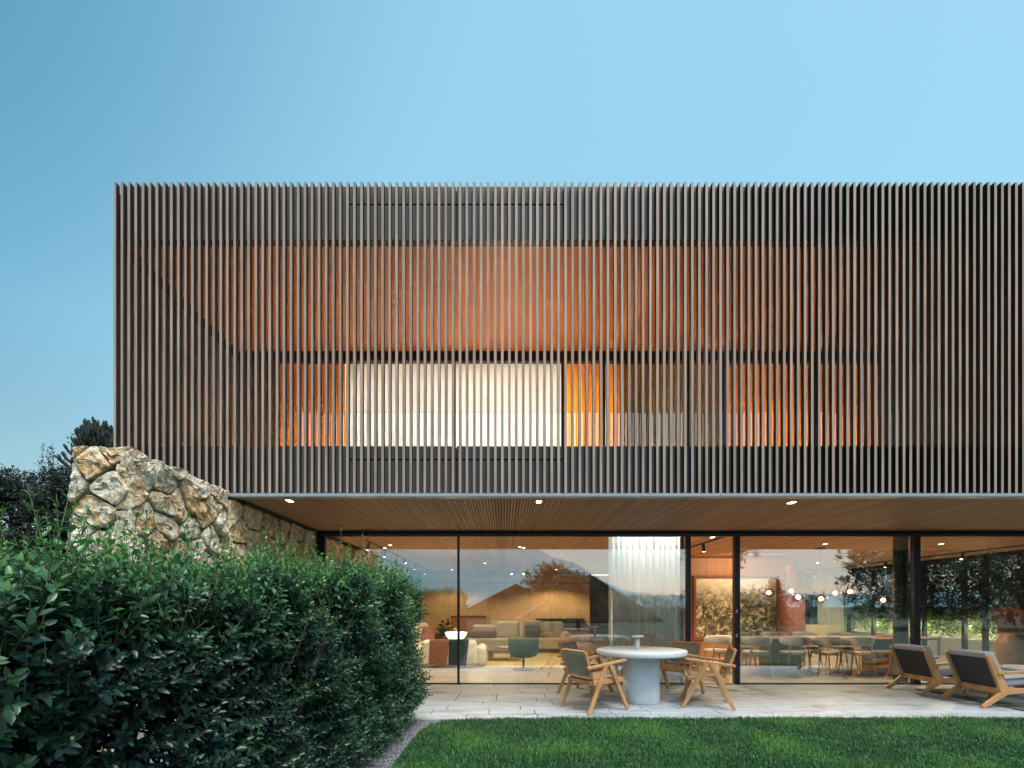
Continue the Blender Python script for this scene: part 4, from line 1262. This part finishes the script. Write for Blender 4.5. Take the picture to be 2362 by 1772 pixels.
# ------------------------------------------------------------------ living room furniture
def cushion(w, d, h_, r=.05):
    b = MB(); b.box(-w / 2, w / 2, -d / 2, d / 2, 0, h_); return b
def soft(nm, w, d, h_, loc, mat, par, rot=(0, 0, 0), r=.06):
    o = cushion(w, d, h_).build(nm, mat, par, bevel=min(r, h_ * .45), seg=4)
    o.location = loc; o.rotation_euler = rot
    return o
# white sofa seen from behind
s = 102.0
t = empty('sofa', ((1036 - 1163) / s, 11.2, 0), 0); tag(t, 'white sofa seen from behind with rust and navy throws over its back', 'sofa')
soft('base', 1.35, .85, .40, (0, .2, .03), M['white_fabric'], t)
soft('backrest', 1.25, .22, .60, (0, -.22, .03), M['white_fabric'], t, r=.1)
soft('armrest', .22, .9, .46, (.72, .2, .03), M['white_fabric'], t, r=.1)
soft('armrest', .22, .9, .46, (-.72, .2, .03), M['white_fabric'], t, r=.1)
for (x, w_, mt, lb) in ((-.22, .46, 'rust_fabric', 'rust brown wool throw over the back of the white sofa'), (.22, .46, 'navy_fabric', 'dark navy wool throw over the back of the white sofa')):
    o = MB().add([(x - w_ / 2, -.345, .08), (x + w_ / 2 - .06, -.345, .05), (x + w_ / 2, -.342, .60), (x - w_ / 2 + .02, -.342, .60), (x - w_ / 2 + .02, -.33, .645), (x + w_ / 2, -.33, .645), (x - w_ / 2 + .03, -.08, .64), (x + w_ / 2, -.08, .64)],
                 [(0, 1, 2, 3), (3, 2, 5, 4), (4, 5, 7, 6)]).build('throw', M[mt], None)
    o.location = t.location; m_ = o.modifiers.new('t', 'SOLIDIFY'); m_.thickness = .012
    tag(o, lb, 'throw')
# lounge chair beside it with brown cushion
t = empty('lounge_chair', (-2.05, 12.2, 0), .5); tag(t, 'cream shell lounge chair with a brown cushion behind the white sofa', 'lounge chair')
soft('seat', .7, .7, .25, (0, 0, .22), M['cream'], t)
soft('backrest', .7, .16, .62, (0, .42, .38), M['cream'], t, rot=(-.4, 0, 0), r=.07)
soft('cushion', .36, .14, .42, (.2, .25, .46), M['rust_fabric'], t, rot=(-.4, .35, 0))
for q in ((-.25, -.25), (.25, -.25), (-.25, .25), (.25, .25)): MB().tube([(q[0], q[1], 0), (q[0] * .8, q[1] * .8, .24)], .015, 8).build('leg', M['walnut'], t)
# bowl lamp
s = 92
t = empty('floor_lamp', ((1052 - 1163) / s, FPX / s, 0)); tag(t, 'glowing white bowl lamp beside the white sofa', 'lamp')
MB().lathe([(.06, .52), (.14, .54), (.24, .64), (.28, .74), (.27, .745), (.2, .66), (.1, .58)], 28).build('shade', M['lamp_shade'], t, smooth=True)
MB().lathe([(.14, 0), (.14, .02), (.015, .03), (.015, .53)], 20).build('stand', M['black'], t)
lamp('bowl_light', 'POINT', (0, 0, .78), 18, (1.0, .78, .5), .08, parent=t)
# house plant
def plant(loc, n, hgt, spread, leaf, mat, lb, nm='house_plant', cat='plant', pot=True, grp=None, simple=False, width=1.6):
    t = empty(nm, loc); tag(t, lb, cat, grp)
    if pot: MB().lathe([(.14, 0), (.18, .3), (.16, .3), (.15, .27), (.001, .27)], 20).build('pot', M['planter_white'], t)
    P = np.stack([RNG.normal(0, spread * .25, n), RNG.normal(0, spread * .25, n), RNG.uniform(.25, .6, n) * hgt], -1)
    D = norm(np.stack([RNG.normal(0, .45, n), RNG.normal(0, .45, n), np.ones(n)], -1))
    SL = RNG.uniform(.25, .5, n) * hgt
    pos, U, V, Wn, L, yg, idx = shoot_leaves(P, D, SL, 4, leaf, .5)
    me = leaves_mesh('leaves', pos, U, V, Wn, L, RNG.random(len(pos)), yg, mat, simple, width)
    tag(link('leaves', me, t), kind='stuff')
    tag(link('stems', stems_mesh('stems', P * np.array([.3, .3, .3]), norm(P + D * SL[:, None] * .5), np.linalg.norm(P, axis=1) * .7 + SL, np.full(n, .006), M['stem']), t), kind='stuff')
    return t
plant((-1.65, 13.0, 0), 9, 1.05, .5, .20, M['ficus_leaf'], 'dark leafy house plant behind the white sofa')
# big sofa
s = 78
t = empty('sofa', ((1200 - 1163) / s, 14.9, 0)); tag(t, 'long beige sofa with loose back cushions facing the glass', 'sofa')
soft('base', 3.0, .95, .30, (-.1, 0, .12), M['cream'], t)
for i, (x, hh) in enumerate(((-1.1, .42), (-.35, .52), (.4, .55), (1.05, .52))): soft('back_cushion', .72, .24, hh, (x, .3, .40), M['cream'], t, rot=(-.15, 0, 0), r=.09)
soft('armrest', .28, .95, .5, (1.42, 0, .12), M['cream'], t, r=.12)
soft('bolster', .9, .26, .24, (-1.15, -.05, .42), M['rust_fabric'], t, r=.1)
soft('cushion', .5, .14, .4, (.4, .08, .44), M['walnut'], t, rot=(-.2, 0, 0))
MB().box(-1.5, 1.4, -.4, .4, 0, .11).build('plinth', M['black'], t)
# coffee table
t = empty('coffee_table', ((1150 - 1163) / 91, 12.5, 0)); tag(t, 'low dark wooden coffee table in front of the beige sofa', 'coffee table')
MB().box(-.42, .55, -.35, .35, .24, .30).build('tabletop', M['walnut'], t, bevel=.01)
for x in (-.2, .35): MB().box(x - .06, x + .06, -.3, .3, 0, .24).build('leg', M['walnut'], t, bevel=.01)
o = MB().lathe([(.11, 0), (.13, .02), (.16, .05), (.15, .05), (.11, .03), (.001, .02)], 24).build('bowl', M['concrete_white']); o.location = (.0, 12.45, .30); tag(o, 'pale green flat dish on the coffee table', 'dish')
t = empty('table_lamp', (.22, 12.5, .30)); tag(t, 'small white mushroom lamp on the coffee table', 'lamp')
MB().lathe([(.06, 0), (.07, .06), (.04, .1), (.03, .12)], 20).build('base', M['concrete_white'], t, smooth=True)
MB().lathe([(.11, .10), (.10, .24), (.05, .26), (.001, .26)], 20).build('shade', M['concrete_white'], t, smooth=True)
# swivel chair
t = empty('swivel_chair', ((1208 - 1163) / 106, 10.62, 0)); tag(t, 'dark green swivel chair seen from behind on a round metal foot', 'chair')
b = MB(); n = 12
prof = [(.16, .27), (.28, .31), (.335, .40), (.335, .56), (.335, .70)]
vs = []; fs = []
for r, z in prof:
    for k_ in range(n + 1):
        a = PI + PI * k_ / n
        vs.append((r * math.cos(a) * 1.0, r * math.sin(a) * .8, z))
for i in range(len(prof) - 1):
    for k_ in range(n): fs.append((i * (n + 1) + k_, i * (n + 1) + k_ + 1, (i + 1) * (n + 1) + k_ + 1, (i + 1) * (n + 1) + k_))
o = b.add(vs, fs).build('shell', M['green_fabric'], t, smooth=True); m_ = o.modifiers.new('t', 'SOLIDIFY'); m_.thickness = .05
MB().lathe([(.001, .28), (.26, .30), (.28, .36), (.26, .41), (.001, .42)], 24, (0, .05, 0)).build('seat', M['green_fabric'], t, smooth=True)
MB().lathe([(.24, 0), (.23, .012), (.05, .03), (.022, .06), (.022, .28)], 28).build('foot', M['rust'], t, smooth=True)
# rug, low cabinets
o = MB().box(-1.7, 1.9, -1.6, 2.0, 0, .008).build('rug', M['rug_in']); o.location = (.25, 12.6, 0); tag(o, 'straw coloured rug under the coffee table and swivel chair', 'rug')
t = empty('cabinet', (-1.45, 18.8, 0)); tag(t, 'orange wooden cabinet against the living room back wall', 'cabinet')
MB().box(-.6, .75, -.25, .25, .05, 1.0).build('body', M['wall_wood'], t, bevel=.005)
MB().box(-.62, .77, -.27, .27, 1.0, 1.03).build('top', M['black'], t)
t = empty('fireplace', (2.2, 19.05, 0)); tag(t, 'long dark fireplace slot low in the living room back wall', 'fireplace')
MB().box(-.95, .95, -.12, .1, .55, .92).build('opening', M['black'], t)
MB().box(-1.0, 1.1, -.18, .1, .50, .55).build('shelf', M['white_metal'], t)

# ------------------------------------------------------------------ terrace furniture
TX, TY = 2.0, 7.07
t = empty('round_table', (TX, TY, 0)); tag(t, 'round white cement table on the terrace with a thick pedestal', 'table')
MB().lathe([(.001, .685), (.615, .685), (.635, .695), (.64, .71), (.64, .745), (.632, .757), (.62, .76), (.001, .76)], 72).build('tabletop', M['concrete_white'], t, smooth=False)
for p in t.children[0].data.polygons: p.use_smooth = True
t.children[0].data.set_sharp_from_angle(angle=math.radians(40))
MB().lathe([(.245, 0), (.25, .01), (.25, .685)], 56, sq=.72).build('pedestal', M['concrete_white'], t, smooth=True)
t.children[1].data.set_sharp_from_angle(angle=math.radians(40))
t = empty('portable_lamp', (1.93, 7.0, .76)); tag(t, 'small portable lamp with a white disc shade on the round terrace table', 'lamp')
MB().lathe([(.033, 0), (.034, .005), (.034, .15), (.03, .155)], 24).build('body', M['marble'], t, smooth=False)
MB().tube([(0, 0, .155), (0, 0, .18)], .006, 8).build('neck', M['black'], t)
MB().lathe([(.05, .178), (.083, .183), (.086, .193), (.083, .203), (.03, .206), (.012, .21), (.012, .218), (.001, .218)], 32).build('shade', M['concrete_white'], t, smooth=True)

def make_cane_chair():
    t = empty('cane_chair')
    T_ = M['teak']
    b = MB()
    hw, y0, y1, z0, z1 = .265, -.23, .27, .375, .425
    for sx in (-1, 1):
        MB().beam((sx * hw, y0, z0 + .01), (sx * hw, y1, z0 + .03), .045, .055, side=(1, 0, 0)).build('seat_rail', T_, t, bevel=.005)
        MB().beam((sx * .305, .03, .628), (sx * .305, .335, 0), .034, .062, .032, .048, side=(1, 0, 0)).build('leg', T_, t, bevel=.006)
        MB().beam((sx * .305, -.03, .628), (sx * .305, -.315, 0), .034, .062, .032, .048, side=(1, 0, 0)).build('leg', T_, t, bevel=.006)
        MB().beam((sx * .288, -.33, .585), (sx * .292, .30, .668), .062, .034, .07, .03, side=(1, 0, 0)).build('armrest', T_, t, bevel=.006)
        MB().beam((sx * .245, -.215, .44), (sx * .245, -.335, .80), .042, .036, side=(1, 0, 0)).build('back_post', T_, t, bevel=.006)
    MB().beam((-hw + .02, y1, z0 + .03), (hw - .02, y1, z0 + .03), .055, .045, side=(0, 0, 1)).build('seat_rail', T_, t, bevel=.005)
    MB().beam((-hw + .02, y0, z0 + .01), (hw - .02, y0, z0 + .01), .055, .045, side=(0, 0, 1)).build('seat_rail', T_, t, bevel=.005)
    MB().beam((-.24, -.335, .79), (.24, -.335, .79), .04, .036, side=(0, -.1, .3)).build('back_rail', T_, t, bevel=.006)
    MB().beam((-.24, -.225, .47), (.24, -.225, .47), .04, .034, side=(0, -.1, .3)).build('back_rail', T_, t, bevel=.006)
    b = MB(); n = 6                                            # slightly sagging cane
    for (nm, mt, fn) in (('seat', M['cane_tan'], lambda u, v: ((u - .5) * .50, y0 + .02 + (y1 - y0 - .04) * v, .418 + .02 * v - .018 * math.sin(u * PI) * math.sin(v * PI))),
                         ('backrest', M['cane_grey'], lambda u, v: ((u - .5) * .46, -.228 - .105 * v - .012 * math.sin(u * PI), .485 + .295 * v))):
        vs = [fn(i / n, j / n) for j in range(n + 1) for i in range(n + 1)]
        fs = [(j * (n + 1) + i, j * (n + 1) + i + 1, (j + 1) * (n + 1) + i + 1, (j + 1) * (n + 1) + i) for j in range(n) for i in range(n)]
        o = MB().add(vs, fs).build(nm, mt, t, smooth=True); m_ = o.modifiers.new('t', 'SOLIDIFY'); m_.thickness = .024; m_.offset = 0
    return t
proto = make_cane_chair()
for i, (x, y, deg, lb) in enumerate((
        (1.22, 6.60, 28, 'front left teak and cane armchair at the round table, back to the hedge'),
        (2.86, 6.83, 163, 'teak and cane armchair at the front right of the round table, facing left'),
        (1.30, 7.78, -38, 'teak and cane armchair behind the front left one, close to the glass'),
        (2.74, 7.72, 222, 'teak and cane armchair behind the table to the right, before the curtain'))):
    o = proto if i == 0 else copy_tree(proto)
    o.location = (x, y, 0); o.rotation_euler = (0, 0, math.radians(deg - 90))
    tag(o, lb, 'chair', 'teak armchairs round the terrace table')

def make_lounge():
    t = empty('lounge_armchair')                                # faces +x; the back leans towards -x
    T_ = M['teak']
    for sy in (-1, 1):
        y = sy * .325
        a, b_ = y - .019, y + .019
        side = [(0.0, 0.0), (.035, 0.0), (.30, .16), (.80, .25), (.80, .305), (.40, .262), (.345, .30),
                (.27, .46), (.80, .50), (.84, .525), (.80, .54), (.24, .505), (.085, .715), (.05, .72), (.035, .70), (.22, .28), (.235, .225), (.19, .17), (-.01, .03)]
        # split into convex pieces joined into one side frame
        b = MB()
        b.prism([(-.01, .0), (.03, .0), (.30, .17), (.26, .25), (.20, .20), (-.015, .03)], 'y', a, b_)
        b.prism([(.235, .19), (.30, .17), (.345, .24), (.10, .715), (.07, .73), (.045, .705)], 'y', a - .001, b_ + .001)
        b.build('side_upright', T_, t, bevel=.008)
        MB().prism([(.29, .18), (.80, .235), (.80, .29), (.32, .262)], 'y', a + .002, b_ - .002).build('side_rail', T_, t, bevel=.006)
        MB().prism([(.66, .0), (.70, .0), (.80, .24), (.80, .50), (.76, .50), (.75, .26)], 'y', a, b_).build('front_leg', T_, t, bevel=.006)
        MB().prism([(.185, .455), (.82, .495), (.86, .52), (.82, .535), (.175, .49)], 'y', y - .03, y + .03).build('armrest', T_, t, bevel=.008)
        for (xx, zz) in ((.075, .665), (.255, .30)):
            MB().tube([(xx, y + sy * .019, zz), (xx, y + sy * .023, zz)], .008, 10).build('peg', M['white_metal'], t)
    MB().beam((.265, -.306, .225), (.265, .306, .225), .075, .032, side=(.1, 0, 1)).build('back_rail', T_, t, bevel=.006)
    MB().beam((.78, -.306, .262), (.78, .306, .262), .06, .03, side=(0, 0, 1)).build('front_rail', T_, t, bevel=.006)
    # dark back panel and wrapped cushion
    MB().add([(.262, -.3, .262), (.262, .3, .262), (.085, .3, .69), (.085, -.3, .69), (.285, -.3, .272), (.285, .3, .272), (.108, .3, .70), (.108, -.3, .70)],
             [(0, 3, 2, 1), (4, 5, 6, 7), (0, 1, 5, 4), (3, 7, 6, 2), (0, 4, 7, 3), (1, 2, 6, 5)]).build('back_panel', M['charcoal'], t)
    d = Vector((-.177, 0, .428)).normalized(); nrm = Vector((.428, 0, .177)).normalized()
    o = MB().box(0, .115, -.295, .295, 0, .52).build('back_cushion', M['grey_fabric'], t, bevel=.045, seg=5)
    o.location = Vector((.285, 0, .25)); o.rotation_euler = (0, -math.atan2(.177, .428), 0)
    o = MB().tube([(.105, -.29, .715), (.105, .29, .715)], .043, 16).build('head_roll', M['grey_fabric'], t, bevel=.01)
    o = MB().box(0, .50, -.295, .295, 0, .11).build('seat_cushion', M['grey_fabric'], t, bevel=.045, seg=5)
    o.location = (.33, 0, .275); o.rotation_euler = (0, -.10, 0)
    return t
proto = make_lounge()
for i, (x, y, deg, lb) in enumerate(((6.48, 7.85, 0, 'teak lounge chair with charcoal back, the farther of the pair near the column'),
                                     (6.52, 6.90, -3, 'teak lounge chair with charcoal back, the nearer one at the right edge'))):
    o = proto if i == 0 else copy_tree(proto)
    o.location = (x, y, .004); o.rotation_euler = (0, 0, math.radians(deg))
    tag(o, lb, 'lounge chair', 'teak lounge chairs on the terrace')
def rug_mat():
    m, nt, b = new_mat('dark ribbed outdoor rug')
    w = N(nt, 'ShaderNodeTexWave', Scale=6.0, Distortion=0.3); w.bands_direction = 'Y'; nt.links.new(geo_pos(nt), w.inputs['Vector'])
    nt.links.new(ramp(nt, w.outputs['Fac'], [(0.3, (0.035, 0.045, 0.045)), (0.7, (0.10, 0.12, 0.12))]), b.inputs['Base Color'])
    b.inputs['Roughness'].default_value = .95
    bump(nt, b, w.outputs['Fac'], .6, .006)
    return m
o = MB().box(0, 3.4, 0, 1.75, 0.003, .011).build('outdoor_rug', rug_mat()); o.location = (6.86, 6.35, 0); tag(o, 'dark ribbed rug under the teak lounge chairs', 'rug')
t = empty('side_table', (7.98, 7.35, .011)); tag(t, 'low white round side table beyond the lounge chairs', 'side table')
MB().lathe([(.001, .41), (.36, .41), (.37, .42), (.37, .44), (.36, .45), (.001, .45)], 48).build('tabletop', M['concrete_white'], t)
MB().lathe([(.16, 0), (.15, .41)], 32).build('pedestal', M['concrete_white'], t)
o = MB().tube([(3.45, 8.45, .004), (3.62, 8.2, .004), (3.72, 8.02, .004), (3.83, 7.93, .004)], .006, 6).build('cable', M['black'], None, smooth=True)
tag(o, 'thin black cable lying on the terrace before the open door', 'cable')

# ------------------------------------------------------------------ garden right of the house
t = empty('planter', (13.2, 14, 0)); tag(t, 'long white rendered planter outside the side glazing', 'planter')
MB().box(-.5, -.4, -5, 6.5, -.1, .50).build('front_wall', M['planter_white'], t)
MB().box(.55, .70, -5, 6.5, -.1, .95).build('back_wall', M['planter_white'], t)
MB().box(-.4, .55, -5, 6.5, -.1, .44).build('soil', M['soil'], t)
def foliage_box(nm, lb, cat, x0, x1, y0, y1, z0, ztop, n, leaf, mat, kind=None, grp=None, trunk=False, simple=True):
    cx, cy = (x0 + x1) / 2, (y0 + y1) / 2
    t = empty(nm, (cx, cy, 0)); tag(t, lb, cat, grp)
    P = np.stack([RNG.uniform(x0, x1, n) - cx, RNG.uniform(y0, y1, n) - cy, z0 + (RNG.random(n) ** .7) * (ztop - z0)], -1)
    lump = np.array([noise.noise((float(a) * .9, float(b) * .9, float(c) * .9 + cx)) for a, b, c in P])
    P = P[(lump > -.22)]; n = len(P)
    D = norm(np.stack([RNG.normal(0, .6, n), RNG.normal(0, .6, n), np.ones(n) * .8], -1))
    SL = RNG.uniform(.25, .6, n)
    pos, U, V, Wn, L, yg, idx = shoot_leaves(P, D, SL, 5, leaf, .5)
    me = leaves_mesh('foliage', pos, U, V, Wn, L, RNG.random(len(pos)), yg, mat, simple)
    tag(link('foliage', me, t), kind='stuff')
    for q in range(4 if trunk else 0):
        x = random.uniform(x0, x1) - cx; y = random.uniform(y0, y1) - cy
        MB().tube([(x, y, 0), (x + random.uniform(-.2, .2), y, z0 + (ztop - z0) * .4), (x + random.uniform(-.4, .4), y + .1, ztop * .85)], [.06, .04, .02], 7).build('trunk', M['bark'], t)
    return t
foliage_box('planter_shrub', 'low lit yellow green plants growing in the white planter', 'plants', 12.85, 13.7, 9.2, 20.3, .45, .85, 1500, .07, M['planter_leaf'], simple=True)
for y, wd in ((12.2, 'nearest'), (13.6, 'second nearest'), (15.2, 'middle'), (17.0, 'second farthest'), (18.8, 'farthest')):
    t = empty('garden_light', (13.0, y, .44)); tag(t, wd + ' of five small garden spotlights among the planter plants', 'light', 'garden lights in the planter')
    MB().lathe([(.03, 0), (.035, .08)], 12).build('housing', M['black'], t)
    MB().lathe([(.025, .081), (.025, .084)], 12).build('lens', M['lamp_warm'], t)
    lamp('planter_spot', 'POINT', (.15, 0, .30), 34, (1.0, .88, .38), .04, parent=t)
foliage_box('garden_hedge', 'tall dark evergreen hedge beyond the white planter', 'hedge', 14.5, 16.2, 14.3, 30, .2, 4.4, 15000, .13, M['shrub_leaf'], trunk=True)
foliage_box('garden_hedge', 'lower dark shrub at the right edge beyond the planter', 'hedge', 14.6, 16.2, 9.5, 14.3, .2, 2.5, 4000, .11, M['shrub_leaf'], trunk=True)
foliage_box('garden_hedge', 'green shrubs behind the far end of the dining room', 'hedge', 6.5, 13.5, 22.0, 23.5, .2, 1.9, 2200, .10, M['tree_leaf'], trunk=True)

def make_tree(nm, loc, height, crown_r, crown_z0, n, leaf, mat, lb, cat='tree', grp=None, seed=0, cone=False, simple=True, trunk_r=.14, sparse=1.0):
    r = random.Random(seed)
    t = empty(nm, loc); tag(t, lb, cat, grp)
    b = MB()
    b.tube([(0, 0, -.1), (.05, .03, height * .35), (-.05, 0, height * .7), (0, 0, height * .97)], [trunk_r, trunk_r * .75, trunk_r * .45, trunk_r * .12], 8)
    b.build('trunk', M['bark'], t, smooth=True)
    tips = []
    b = MB()
    nb = 34
    for i in range(nb):
        q = (i + .5) / nb
        z = crown_z0 + (height - crown_z0) * q * .95
        a = i * 2.4 + r.uniform(-.3, .3)
        rr = crown_r * ((1 - q) * 1.0 + .08 if cone else math.sqrt(max(.05, 1 - (2 * q - .9) ** 2))) * r.uniform(.75, 1.1)
        st = Vector((0, 0, z - (0 if cone else rr * .35)))
        en = Vector((math.cos(a) * rr, math.sin(a) * rr, z + (-.1 * rr if cone else rr * .12)))
        mid = (st + en) / 2 + Vector((0, 0, rr * .1))
        b.tube([st, mid, en], [trunk_r * .28, trunk_r * .16, trunk_r * .05], 5)
        for j in range(int(5 * sparse) + 1):
            f = .35 + .65 * (j + 1) / (int(5 * sparse) + 1)
            tips.append(st.lerp(en, f))
    b.build('branches', M['bark'], t)
    tips = np.array(tips)
    n0 = len(tips)
    idx = RNG.integers(0, n0, n)
    P = tips[idx] + RNG.normal(0, crown_r * (.10 if cone else .14), (n, 3)) * np.array([1, 1, .6])
    D = norm(P * np.array([1, 1, 0]) / crown_r + RNG.normal(0, .5, (n, 3)) + np.array([0, 0, -.15 if cone else .35]))
    SL = RNG.uniform(.15, .35, n) * max(1.0, crown_r / 3)
    pos, U, V, Wn, L, yg, ix = shoot_leaves(P, D, SL, 4, leaf, .4)
    me = leaves_mesh('crown', pos, U, V, Wn, L, RNG.random(len(pos)), yg, mat, simple, 1.2)
    tag(link('crown', me, t), kind='stuff')
    return t

# left, behind the stone wall
make_tree('shrub', (-12.4, 12.2, 0), 4.75, 1.9, .5, 7500, .09, M['shrub_leaf'], 'dark bushy conifer at the far left behind the hedge', 'shrub', seed=3, trunk_r=.1)
make_tree('shrub', (-10.35, 11.6, 0), 4.7, 1.15, .4, 6500, .07, M['shrub_leaf'], 'dark shrub with loose twigs against the stone wall', 'shrub', seed=4, trunk_r=.08)
b = MB(); tp = []
for i in range(9):
    x = -10.4 + random.uniform(-.5, .5); y = 11.5 + random.uniform(-.3, .3); hh = random.uniform(.3, 1.15)
    b.tube([(x, y, 3.4), (x + .06, y, 4.2), (x + random.uniform(-.05, .2), y, 4.35 + hh)], [.014, .009, .003], 5)
    for j in range(14): tp.append((x + random.uniform(0, .12), y, 4.2 + hh * j / 14 + .1))
P = np.array(tp); n = len(P)
D = norm(RNG.normal(0, 1, (n, 3)) + np.array([0, 0, .6]))
root = empty('shrub', (0, 0, 0)); tag(root, 'thin leafy twigs rising above the dark shrub beside the stone wall', 'shrub')
b.build('twigs', M['bark'], root)
pos, U, V, Wn, L, yg, ix = shoot_leaves(P, D, np.full(n, .08), 2, .06, .3)
tag(link('leaves', leaves_mesh('leaves', pos, U, V, Wn, L, RNG.random(len(pos)), yg, M['shrub_leaf'], False, 1.2), root), kind='stuff')

def monkey_puzzle(loc, top, R):
    t = empty('monkey_puzzle_tree', loc); tag(t, 'spiky dome shaped monkey puzzle tree above the stone wall', 'tree')
    r = random.Random(5)
    MB().tube([(0, 0, 0), (0, 0, top - .2)], [.2, .07], 10).build('trunk', M['bark'], t, smooth=True)
    b = MB()
    for i in range(120):
        q = r.random() ** .7
        el = math.radians(8 + 78 * q); a = r.uniform(0, 2 * PI)
        st = Vector((0, 0, top - 2.2 + 1.9 * q))
        L_ = R * (1.0 - .45 * q) * r.uniform(.85, 1.05)
        d = Vector((math.cos(a) * math.cos(el * .55), math.sin(a) * math.cos(el * .55), math.sin(el * .55)))
        pts = [st]
        for k_ in range(5):
            d = (d + Vector((0, 0, .16 + .1 * q))).normalized()
            pts.append(pts[-1] + d * L_ / 5)
        b.tube(pts, [.03, .055, .06, .065, .065, .03], 6)
        for k_ in (2, 3, 4):
            for sg in (-1, 1):
                e = (d + Vector((r.uniform(-.5, .5), r.uniform(-.5, .5), .3)) + d.cross(Vector((0, 0, 1))) * sg * .5).normalized()
                b.tube([pts[k_], pts[k_] + e * .22, pts[k_] + (e + Vector((0, 0, .4))).normalized() * .40], [.05, .055, .025], 5)
    b.build('crown', M['mp'], t)
M['mp'] = noisy('dark scaly conifer', (0.010, 0.018, 0.014), (0.035, 0.05, 0.035), 30, .8, .6, .02)
monkey_puzzle((-21.0, 25.0, 0), 10.1, 2.1)

# ------------------------------------------------------------------ what stands behind the camera (seen in the panes)
def mountain(nm, pts, dist, dy, mat, seed):
    """ridge line given as (azimuth tangent, height tangent); built as a real slope"""
    n = 120; m = 14
    vs = []; fs = []
    for i in range(n + 1):
        tx = pts[0][0] + (pts[-1][0] - pts[0][0]) * i / n
        hz = float(np.interp(tx, [p[0] for p in pts], [p[1] for p in pts]))
        hz += .006 * noise.noise((tx * 9, seed, 0)) + .0025 * noise.noise((tx * 40, seed, 0))
        for j in range(m + 1):
            f = j / m
            d = dist * (1 + .5 * (1 - f) * -1 * .6)
            z = hz * dist * (f ** 1.2) + dist * .006 * noise.noise((tx * 14, f * 5, seed)) * (1 if 0 < f < 1 else 0)
            vs.append((tx * d, dy * d, z - 2))
    for i in range(n):
        for j in range(m):
            a = i * (m + 1) + j
            fs.append((a, a + 1, a + m + 2, a + m + 1))
    o = MB().add(vs, fs).build(nm, mat, None, smooth=True)
    tag(o, kind='structure')
M['hill'] = noisy('wooded blue grey mountain slope', (0.20, 0.36, 0.40), (0.28, 0.45, 0.48), .012, .95, 0, detail=8)
mountain('mountain', [(-3, .06), (-.6, .10), (-.25, .13), (0, .15), (.05, .13), (.087, .108), (.15, .095), (.195, .062), (.25, .036), (.30, .026), (.6, .03), (3, .02)], 2500, -1, M['hill'], 1.3)
mountain('mountain', [(-3, .03), (-.5, .04), (.3, .03), (.55, .05), (.66, .065), (.75, .04), (3, .03)], 3200, 1, M['hill'], 7.3)

def gable(nm, cx, cy, w, depth, eave, apex, mat_w, mat_r, lb):
    t = empty(nm, (cx, cy, 0)); tag(t, lb, 'house')
    MB().prism([(-w / 2, 0), (w / 2, 0), (w / 2, eave), (0, apex - .15), (-w / 2, eave)], 'y', -depth / 2, depth / 2).build('wall', mat_w, t)
    for sx in (-1, 1):
        MB().prism([(0, apex), (sx * (w / 2 + .6), eave - (apex - eave) / (w / 2) * .6), (sx * (w / 2 + .6), eave - (apex - eave) / (w / 2) * .6 - .25), (0, apex - .25)], 'y', -depth / 2 - .5, depth / 2 + .5).build('roof', mat_r, t)
    for x in (-w * .25, w * .25):
        MB().box(x - .6, x + .6, depth / 2, depth / 2 + .06, 1.0, 2.3).build('window', M['black'], t)
M['render_pale'] = noisy('weathered timber boards', (0.16, 0.13, 0.11), (0.22, 0.18, 0.15), 2, .8, .1)
M['roof_dark'] = noisy('dark roof tiles', (0.05, 0.045, 0.045), (0.09, 0.08, 0.08), 4, .8, .2)
gable('neighbour_house', 1.4, -44, 11.5, 9, 1.2, 4.1, M['render_pale'], M['roof_dark'], 'neighbouring gabled house mirrored in the living room glass')
gable('neighbour_house', 8.0, -32, 12.6, 8, .5, 4.4, M['render_pale'], M['roof_dark'], 'second neighbouring gabled house mirrored beside the white curtain')
for i, (x, y, hh, cr, cz, n, cone, lb) in enumerate((
        (2.6, -9.0, 3.6, 1.5, 1.6, 1500, False, 'airy garden pine mirrored in the living room glass'),
        (4.3, -11, 3.2, 1.3, 1.4, 1300, False, 'small spreading tree mirrored left of the curtain'),
        (8.3, -1.5, 4.9, 1.5, 3.0, 420, False, 'leafy garden tree mirrored beside the open door'),
        (29, -16, 7.5, 3.0, .8, 2600, False, 'dense tree mirrored behind the dining pendants'),
        (31, -17, 9, 4.0, .8, 3000, False, 'large dark tree mirrored at the right'),
        (27, -6, 8, 3.4, .8, 2600, False, 'dark tree mirrored beyond the lounge chairs'),
        (36, -6, 9, 4.0, .8, 2600, False, 'broad tree mirrored at the right edge'),
        (17.5, -14, 3.3, 1.0, .3, 1300, True, 'young conifer mirrored behind the stove'))):
    make_tree('garden_tree', (x, y, 0), hh, cr, cz, n, .12 if hh < 5 else .22, M['tree_leaf'], lb, 'tree', 'garden trees behind the camera', 40 + i, cone)
foliage_box('far_hedge', 'row of green garden shrubs mirrored in the glass', 'hedge', 3, 24, -19.5, -18, .1, 2.1, 2600, .16, M['tree_leaf'], trunk=True)
foliage_box('far_hedge', 'dense dark mass of garden shrubs mirrored at the right', 'hedge', 22.8, 60, -16, -14, .1, 6.5, 9000, .28, M['tree_leaf'], trunk=True)
foliage_box('rhododendron', 'leafy bush mirrored across the framed picture', 'shrub', 7.6, 10.8, -3.6, -2.2, .1, 1.9, 700, .14, M['tree_leaf'], trunk=True)
print('pavers', cnt, 'stones', n_st, 'slats', n_front)
